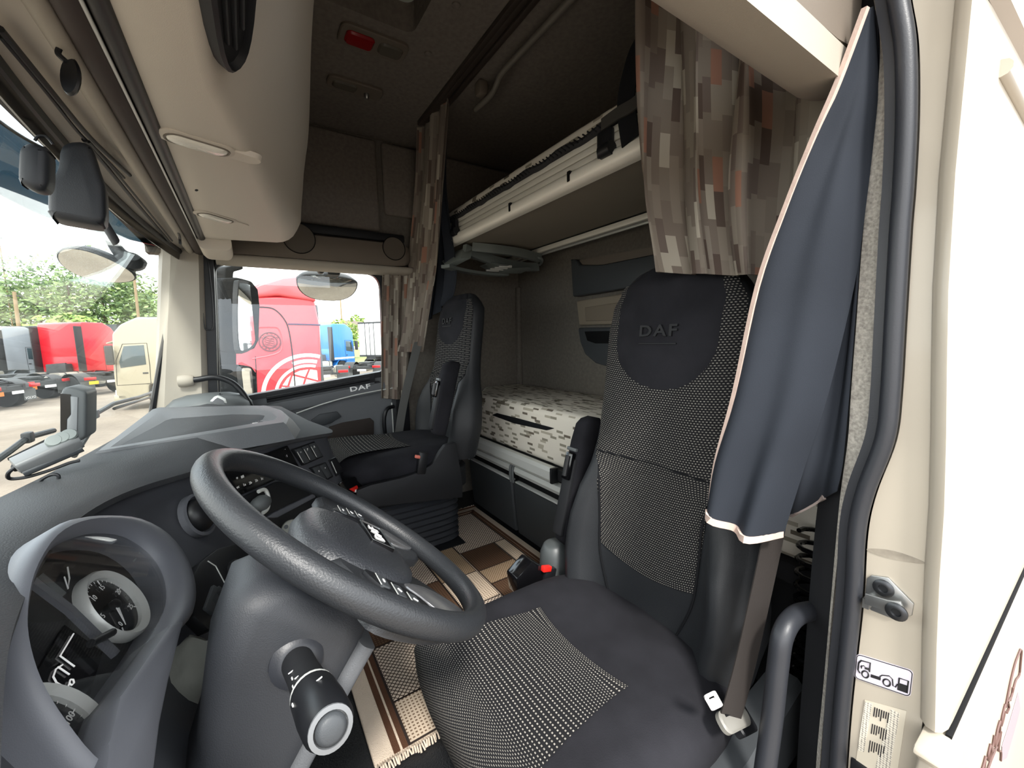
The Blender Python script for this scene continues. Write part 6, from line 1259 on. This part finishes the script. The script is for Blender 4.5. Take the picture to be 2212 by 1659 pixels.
# big red neighbour with printed globe
XR = 7.0
br = thing('neighbour_truck', 'tall red truck with white globe print parked right beside the far window', 'truck', (XR+1.2, 0, GZ))
m_rp = M('bright_red_paint', 'c8323a', 0.3, coat=0.4)
def rp(px, py, x=XR): return P(px, py, X=x)
prof = [V((XR, -1.07, -0.55)), rp(692, 705), rp(680, 648), rp(668, 640), V((XR, 0.55, rp(560, 640).z)), V((XR, 1.05, 1.2)), V((XR, 1.2, 0.4)), V((XR, 1.2, -0.85)), V((XR, 0.6, -0.9)), V((XR, 0.0, -0.5))]
bm = B(); prism(bm, prof, (2.45, 0, 0), 0.06, 3); cb = mk('cab', bm, m_rp, br, ang=50)
prof = [rp(684, 652, XR-0.04), rp(668, 600, XR-0.04), rp(650, 594, XR-0.04), rp(610, 597, XR-0.04), rp(560, 612, XR-0.04), rp(540, 622, XR-0.04), rp(540, 644, XR-0.04), rp(600, 638, XR-0.04)]
bm = B(); prism(bm, prof, (2.5, 0, 0), 0.05, 3); mk('roof_cap', bm, M('pale_red_paint', 'd0565a', 0.3, coat=0.4), br, ang=50)
bm = B(); prism(bm, [rp(*p, x=XR+0.06) for p in ((680, 658), (686, 660), (703, 852), (703, 900), (694, 900))], (2.2, 0, 0), 0.01); mk('side_deflector', bm, m_greyd, br)
bm = B(); tube(bm, cr([rp(*p, x=XR-0.002) for p in ((540, 664), (575, 664), (595, 670), (614, 690), (624, 715), (632, 770), (640, 870))], 5), 0.012, 5); mk('door_gap', bm, m_void, cb)
bm = B(); tube(bm, [rp(*p, x=XR-0.003) for p in ((622, 700), (692, 702))], 0.015, 6); mk('side_line', bm, M('navy_line', '2b2444', 0.4), cb)
bm = B(); tube(bm, cr([rp(*p, x=XR-0.002) for p in ((540, 708), (590, 707), (602, 712), (608, 730), (608, 755), (590, 766), (545, 775))], 5), 0.012, 5); mk('panel_crease', bm, m_rp, cb)
bm = B(); tube(bm, [rp(*p, x=XR-0.002) for p in ((552, 770), (556, 870))], 0.008, 5); mk('door_gap', bm, m_void, cb)
for s_ in (0.2,):
    for y in (-0.55, 0.9):
        bm = B(); lathe(bm, [(0.28, -0.15), (0.5, -0.15), (0.5, 0.15), (0.28, 0.15)], (XR+0.2, y-0.3, GZ+0.5), (1, 0, 0), 24); mk('wheel', bm, m_tyre, br)
gc = rp(668, 852, XR-0.004); pr = (rp(669, 852, XR-0.004)-gc).length
def arc(r0, r1, a0, a1, nm, n=40):
    bm = B(); R0 = [gc+V((0, -r0*pr*math.cos(a0+(a1-a0)*k/n), r0*pr*math.sin(a0+(a1-a0)*k/n))) for k in range(n+1)]; R1 = [gc+V((0, -r1*pr*math.cos(a0+(a1-a0)*k/n), r1*pr*math.sin(a0+(a1-a0)*k/n))) for k in range(n+1)]
    loft(bm, [[a_, b_, b_+V((0.003, 0, 0)), a_+V((0.003, 0, 0))] for a_, b_ in zip(R0, R1)]); return mk(nm, bm, m_white, cb, smooth=False)
lim = 1.27
arc(98, 90, lim-0.02, PI+0.25, 'globe_ring'); arc(66, 72, lim+0.03, PI+0.25, 'globe_ring'); arc(84, 76, lim+0.02, 1.95, 'globe_ring')
# globe panes: lattice cells of a disc, seen cut off at the cab edge
for i in range(-4, 5):
    for j in range(-4, 5):
        cxy = []
        for du, dv in ((0.08, 0.08), (0.92, 0.08), (0.92, 0.92), (0.08, 0.92)):
            u, v = (i+0.4+du)*30, (j+0.2+dv)*30; xx = (u*0.94+v*0.34); zz = (-u*0.34+v*0.94); cxy.append((xx, zz))
        cxy = [(min(x, 21.0), z) for x, z in cxy]; cxy = [((x*60/max(60, math.hypot(x, z))), z*60/max(60, math.hypot(x, z))) for x, z in cxy]; ar_ = abs(sum(cxy[q][0]*cxy[(q+1) % 4][1]-cxy[(q+1) % 4][0]*cxy[q][1] for q in range(4)))/2
        if ar_ > 90 and any(z > -30 for x, z in cxy):
            bm = B(); prism(bm, [gc+V((0, -x*pr, z*pr)) for x, z in cxy], (0.003, 0, 0)); mk('globe_pane', bm, m_white, cb, smooth=False)
ec = rp(583, 738, XR-0.004); er = (rp(610, 738, XR-0.004)-ec).length
for r_ in (er*0.86, er*0.58):
    bm = B(); tube(bm, [ec+V((0, -r_*math.cos(2*PI*k/32), r_*math.sin(2*PI*k/32))) for k in range(32)], 0.014, 5, closed=True); mk('badge_ring', bm, M('badge_dark', '5a2028', 0.5), cb)
for s, a0, st_ang, flip in (('SCANIA', 150, -24, False), ('VABIS', 215, 24, True)):
    for k, chh in enumerate(s):
        an = math.radians(a0+st_ang*k); e = V((0, -math.cos(an), math.sin(an))); exx = V((0, -math.sin(an), -math.cos(an)))*(1 if not flip else -1)
        text('badge_letter', chh, ec+e*(er*0.72)+V((-0.001, 0, 0)), exx, (e if not flip else -e), er*0.32, M('badge_ink', '3c1a20', 0.5) if k == 0 else bpy.data.materials['badge_ink'], cb, ext=0.002)
for k in range(5):
    bm = B(); tube(bm, cr([ec+V((0, er*(0.42-0.2*j), er*(0.3-0.16*k+0.06*math.sin(j*2.1+k)))) for j in range(5)], 4), 0.006, 4); mk('badge_swirl', bm, bpy.data.materials['badge_ink'], cb)
# distant tractors: placed by where their cab stands
def put(cabxy, ang, **k):
    ax_ = V((math.cos(ang), math.sin(ang))); o = V(cabxy) - ax_*4.6
    return (o.x, o.y), ang
def trk(name, label, px, depth, ang_deg, col, **k):
    loc, a = put(place(px, depth, 0), math.radians(ang_deg)); return tractor(name, label, loc, a, col, **k)
trk('red_tractor', 'red truck with black side deflector parked ahead by the trees', 168, 24.5, -30, 'c4202c', h=3.9, flap=None, plate=m_orange)
trk('grey_tractor', 'silver-grey truck at the left edge seen through the windscreen', 2, 27.0, -30, '8d949a', h=3.9)
trk('cream_tractor', 'cream truck with sun visor parked beyond the far pillar', 352, 16.5, 88, '9c947f', h=3.5, visor=True, deflector=False)
trk('blue_tractor', 'blue truck with white side stripe seen through the far window', 712, 31.0, -52, '2f76c4', h=3.75, stripe=m_white)
trk('red_tractor', 'red truck standing behind that shows in the far mirror', 900, 10.0, 90, 'c4202c', h=3.5)
bpy.data.objects['red_tractor.001'].location = (3.0, -21.0, GZ)
def chassis_only(label, px, py, ang_deg, flap=None, plate=None, ln=3.6):
    p = P(px, py, Z=GZ); t = thing('truck_chassis', label, 'truck chassis', (p.x, p.y, GZ), 'bare truck chassis in the yard', local=True, rot=(0, 0, math.radians(ang_deg))); chassis(t, 0.0, ln, flap, plate)
    for s in (-1, 1):
        bm = B(); loft(bm, [rring((x, s*0.85, 0.72), (0, 1, 0), (0, 0, 1), 0.6, 0.62, 0.12) for x in (2.0, 3.3)]); mk('fuel_tank', bm, m_tank, t)
    return t
chassis_only('bare truck chassis with lettered mudflap nearest the windscreen edge', 42, 882, 74, 'VOLVO', m_orange)
chassis_only('bare truck chassis with orange plate behind the lettered one', 112, 864, 66, None, m_orange)
chassis_only('bare truck chassis with number plate in front of the red cab', 246, 850, 48, None, M('yellow_tag', 'e8b52a', 0.5))
chassis_only('bare truck chassis with red lamps below the blue truck', 702, 840, -8)
chassis_only('bare truck chassis with pale wheel beside the white trailer', 782, 823, -35)
# white trailer, dark trailer
def trailer(name, label, px, depth, ang_deg, L_, h, mat, z0=1.1):
    xy = place(px, depth, 0); t = thing(name, label, 'trailer', (xy[0], xy[1], GZ), None, local=True, rot=(0, 0, math.radians(ang_deg)))
    bm = B(); bx(bm, 0, L_, -1.25, 1.25, z0, h, 0.03); bd = mk('box_body', bm, mat, t)
    bm = B(); bx(bm, -0.03, 0.0, -1.25, 1.25, h-0.12, h); bx(bm, -0.03, 0.0, -1.25, 1.25, z0, z0+0.15); mk('rear_frame', bm, m_chas, bd)
    bm = B(); bx(bm, -0.04, -0.02, -0.02, 0.02, z0, h); bx(bm, -0.05, -0.02, -0.5, -0.46, z0, h); bx(bm, -0.05, -0.02, 0.46, 0.5, z0, h); mk('door_bars', bm, m_chas, bd)
    for x in (0.8, 2.0):
        for y in (-1.0, 1.0): wheel(t, x, y, 0.48, 0.4)
    bm = B(); bx(bm, 0, L_, -0.5, 0.5, 0.85, z0); mk('frame', bm, m_chas, t)
trailer('white_trailer', 'white box trailer at the rear edge of the far window view', 800, 34.0, -58, 9.0, 4.0, M('white_panel', 'e6e6e2', 0.5))
trailer('dark_trailer', 'dark curtain trailer standing behind the cream truck', 290, 30.0, 60, 8.0, 4.0, M('dark_panel', '3c4244', 0.6))
# house far behind
hx = place(742, 120.0, 0); t = thing('house', 'pale house with pitched roofs far behind the blue truck', 'house', (hx[0], hx[1], GZ), None, local=True, rot=(0, 0, math.radians(-20)))
bm = B(); bx(bm, -4, 4, -6, 6, 0, 5.2); mk('wall', bm, M('house_wall', 'b9ae9c', 0.8), t)
bm = B(); prism(bm, [(-4.4, -6.2, 5.2), (4.4, -6.2, 5.2), (0, -6.2, 8.6)], (0, 5.8, 0)); mk('roof', bm, M('house_roof', '6d6258', 0.8), t)
bm = B(); prism(bm, [(-4.4, 0.4, 5.2), (4.4, 0.4, 5.2), (0, 0.4, 8.2)], (0, 5.8, 0)); mk('roof', bm, bpy.data.materials['house_roof'], t)
bm = B(); bx(bm, -0.4, 0.4, -3, -2.4, 7.5, 9.4); mk('chimney', bm, m_chas, t)
for y in (-4, -1.5, 1.5, 4): bm = B(); bx(bm, -4.06, -4.0, y-0.5, y+0.5, 2.6, 4.2); mk('window', bm, m_wglass, t)
# poles
for px, dp, hh, lean, lab, r_ in ((43, 30.0, 6.6, -0.02, 'weathered wooden pole standing left of the red truck', 0.14), (304, 34.0, 8.6, -0.015, 'thin wooden pole behind the front mirror', 0.12), (742, 62.0, 11.0, 0.0, 'slim grey lamp pole behind the blue truck', 0.12), (34, 48.0, 15.5, 0.0, 'very tall thin mast above the trees', 0.08)):
    xy = place(px, dp, 0); t = thing('utility_pole', lab, 'pole', (xy[0], xy[1], GZ), 'poles around the yard', local=True)
    bm = B(); tube(bm, [(0, 0, 0), (0, lean*hh, hh)], [r_, r_*0.75], 10); mk('shaft', bm, M('pole_wood', '8f7a5e', 0.9), t)
    bm = B(); box(bm, (0, lean*hh, hh-0.3), (0.08, 0.9, 0.08)); mk('crossarm', bm, m_chas, t)
# trees
def leafmat(nm, c1, c2):
    m, t, bs = _new(nm); bs.inputs['Roughness'].default_value = 0.7
    oi = t.nodes.new('ShaderNodeNewGeometry'); r = _ramp(t, [(0.0, c1), (1.0, c2)]); t.links.new(oi.outputs['Random Per Island'], r.inputs['Fac']); t.links.new(r.outputs['Color'], bs.inputs['Base Color']); return m
lm = [leafmat('leaves_a', '3c5230', '7d9358'), leafmat('leaves_b', '46603a', '8ea266'), leafmat('leaves_c', '55702f', '9db35c')]
m_bark = M('bark', '4f4438', 0.9)
def tree(px, dp, h, rad, k, label, seed, nleaf=2600):
    xy = place(px, dp, 0); t = thing('tree', label, 'tree', (xy[0], xy[1], GZ), 'trees behind the yard', local=True); rr = random.Random(seed)
    bm = B(); tube(bm, [(0, 0, 0), (0.1, 0, h*0.35), (0.2, 0.1, h*0.7)], [0.3, 0.22, 0.08], 8); mk('trunk', bm, m_bark, t)
    blobs = [(rr.uniform(-0.62, 0.62)*rad, rr.uniform(-0.62, 0.62)*rad, h*rr.uniform(0.32, 0.86), rad*rr.uniform(0.30, 0.52)) for _ in range(16)]
    vs__, fs = [], []
    for i in range(nleaf):
        bxx, byy, bzz, brr = blobs[i % 16]; d = V((rr.gauss(0, 1), rr.gauss(0, 1), rr.gauss(0, 1))).normalized()*brr*rr.uniform(0.72, 1.08); c = V((bxx, byy, bzz))+V((d.x, d.y, d.z*0.8))
        a = V((rr.gauss(0, 1), rr.gauss(0, 1), rr.gauss(0, 0.5))).normalized(); b = a.orthogonal().normalized(); s = rr.uniform(0.16, 0.34)
        n0 = len(vs__); vs__ += [c-a*s, c+b*s*0.6, c+a*s, c-b*s*0.6]; fs.append((n0, n0+1, n0+2, n0+3))
    bm = B(); vv = [bm.verts.new(v) for v in vs__]
    for f in fs: bm.faces.new([vv[q] for q in f])
    mk('foliage', bm, lm[k], t, smooth=False, kind='stuff')
tree(20, 52, 11.5, 6.5, 0, 'dark green tree at the left edge behind the grey truck', 1)
tree(95, 50, 12.5, 6.5, 1, 'broad green tree above the left half of the red cab', 2)
tree(165, 48, 14.0, 6.8, 0, 'tallest leafy tree directly above the red cab', 3)
tree(235, 50, 13.0, 6.6, 1, 'broad leafy tree between the red cab and the thin pole', 4)
tree(290, 56, 11.5, 6.0, 0, 'dark leafy tree behind the dark trailer', 5)
tree(345, 60, 11.0, 6.0, 2, 'pale green tree beside the far windscreen pillar', 6)
tree(130, 40, 6.0, 3.0, 2, 'low bright green bush peeking over the red cab', 7, 1200)
tree(752, 58, 6.0, 3.2, 2, 'small green tree beside the distant house', 8, 1200)
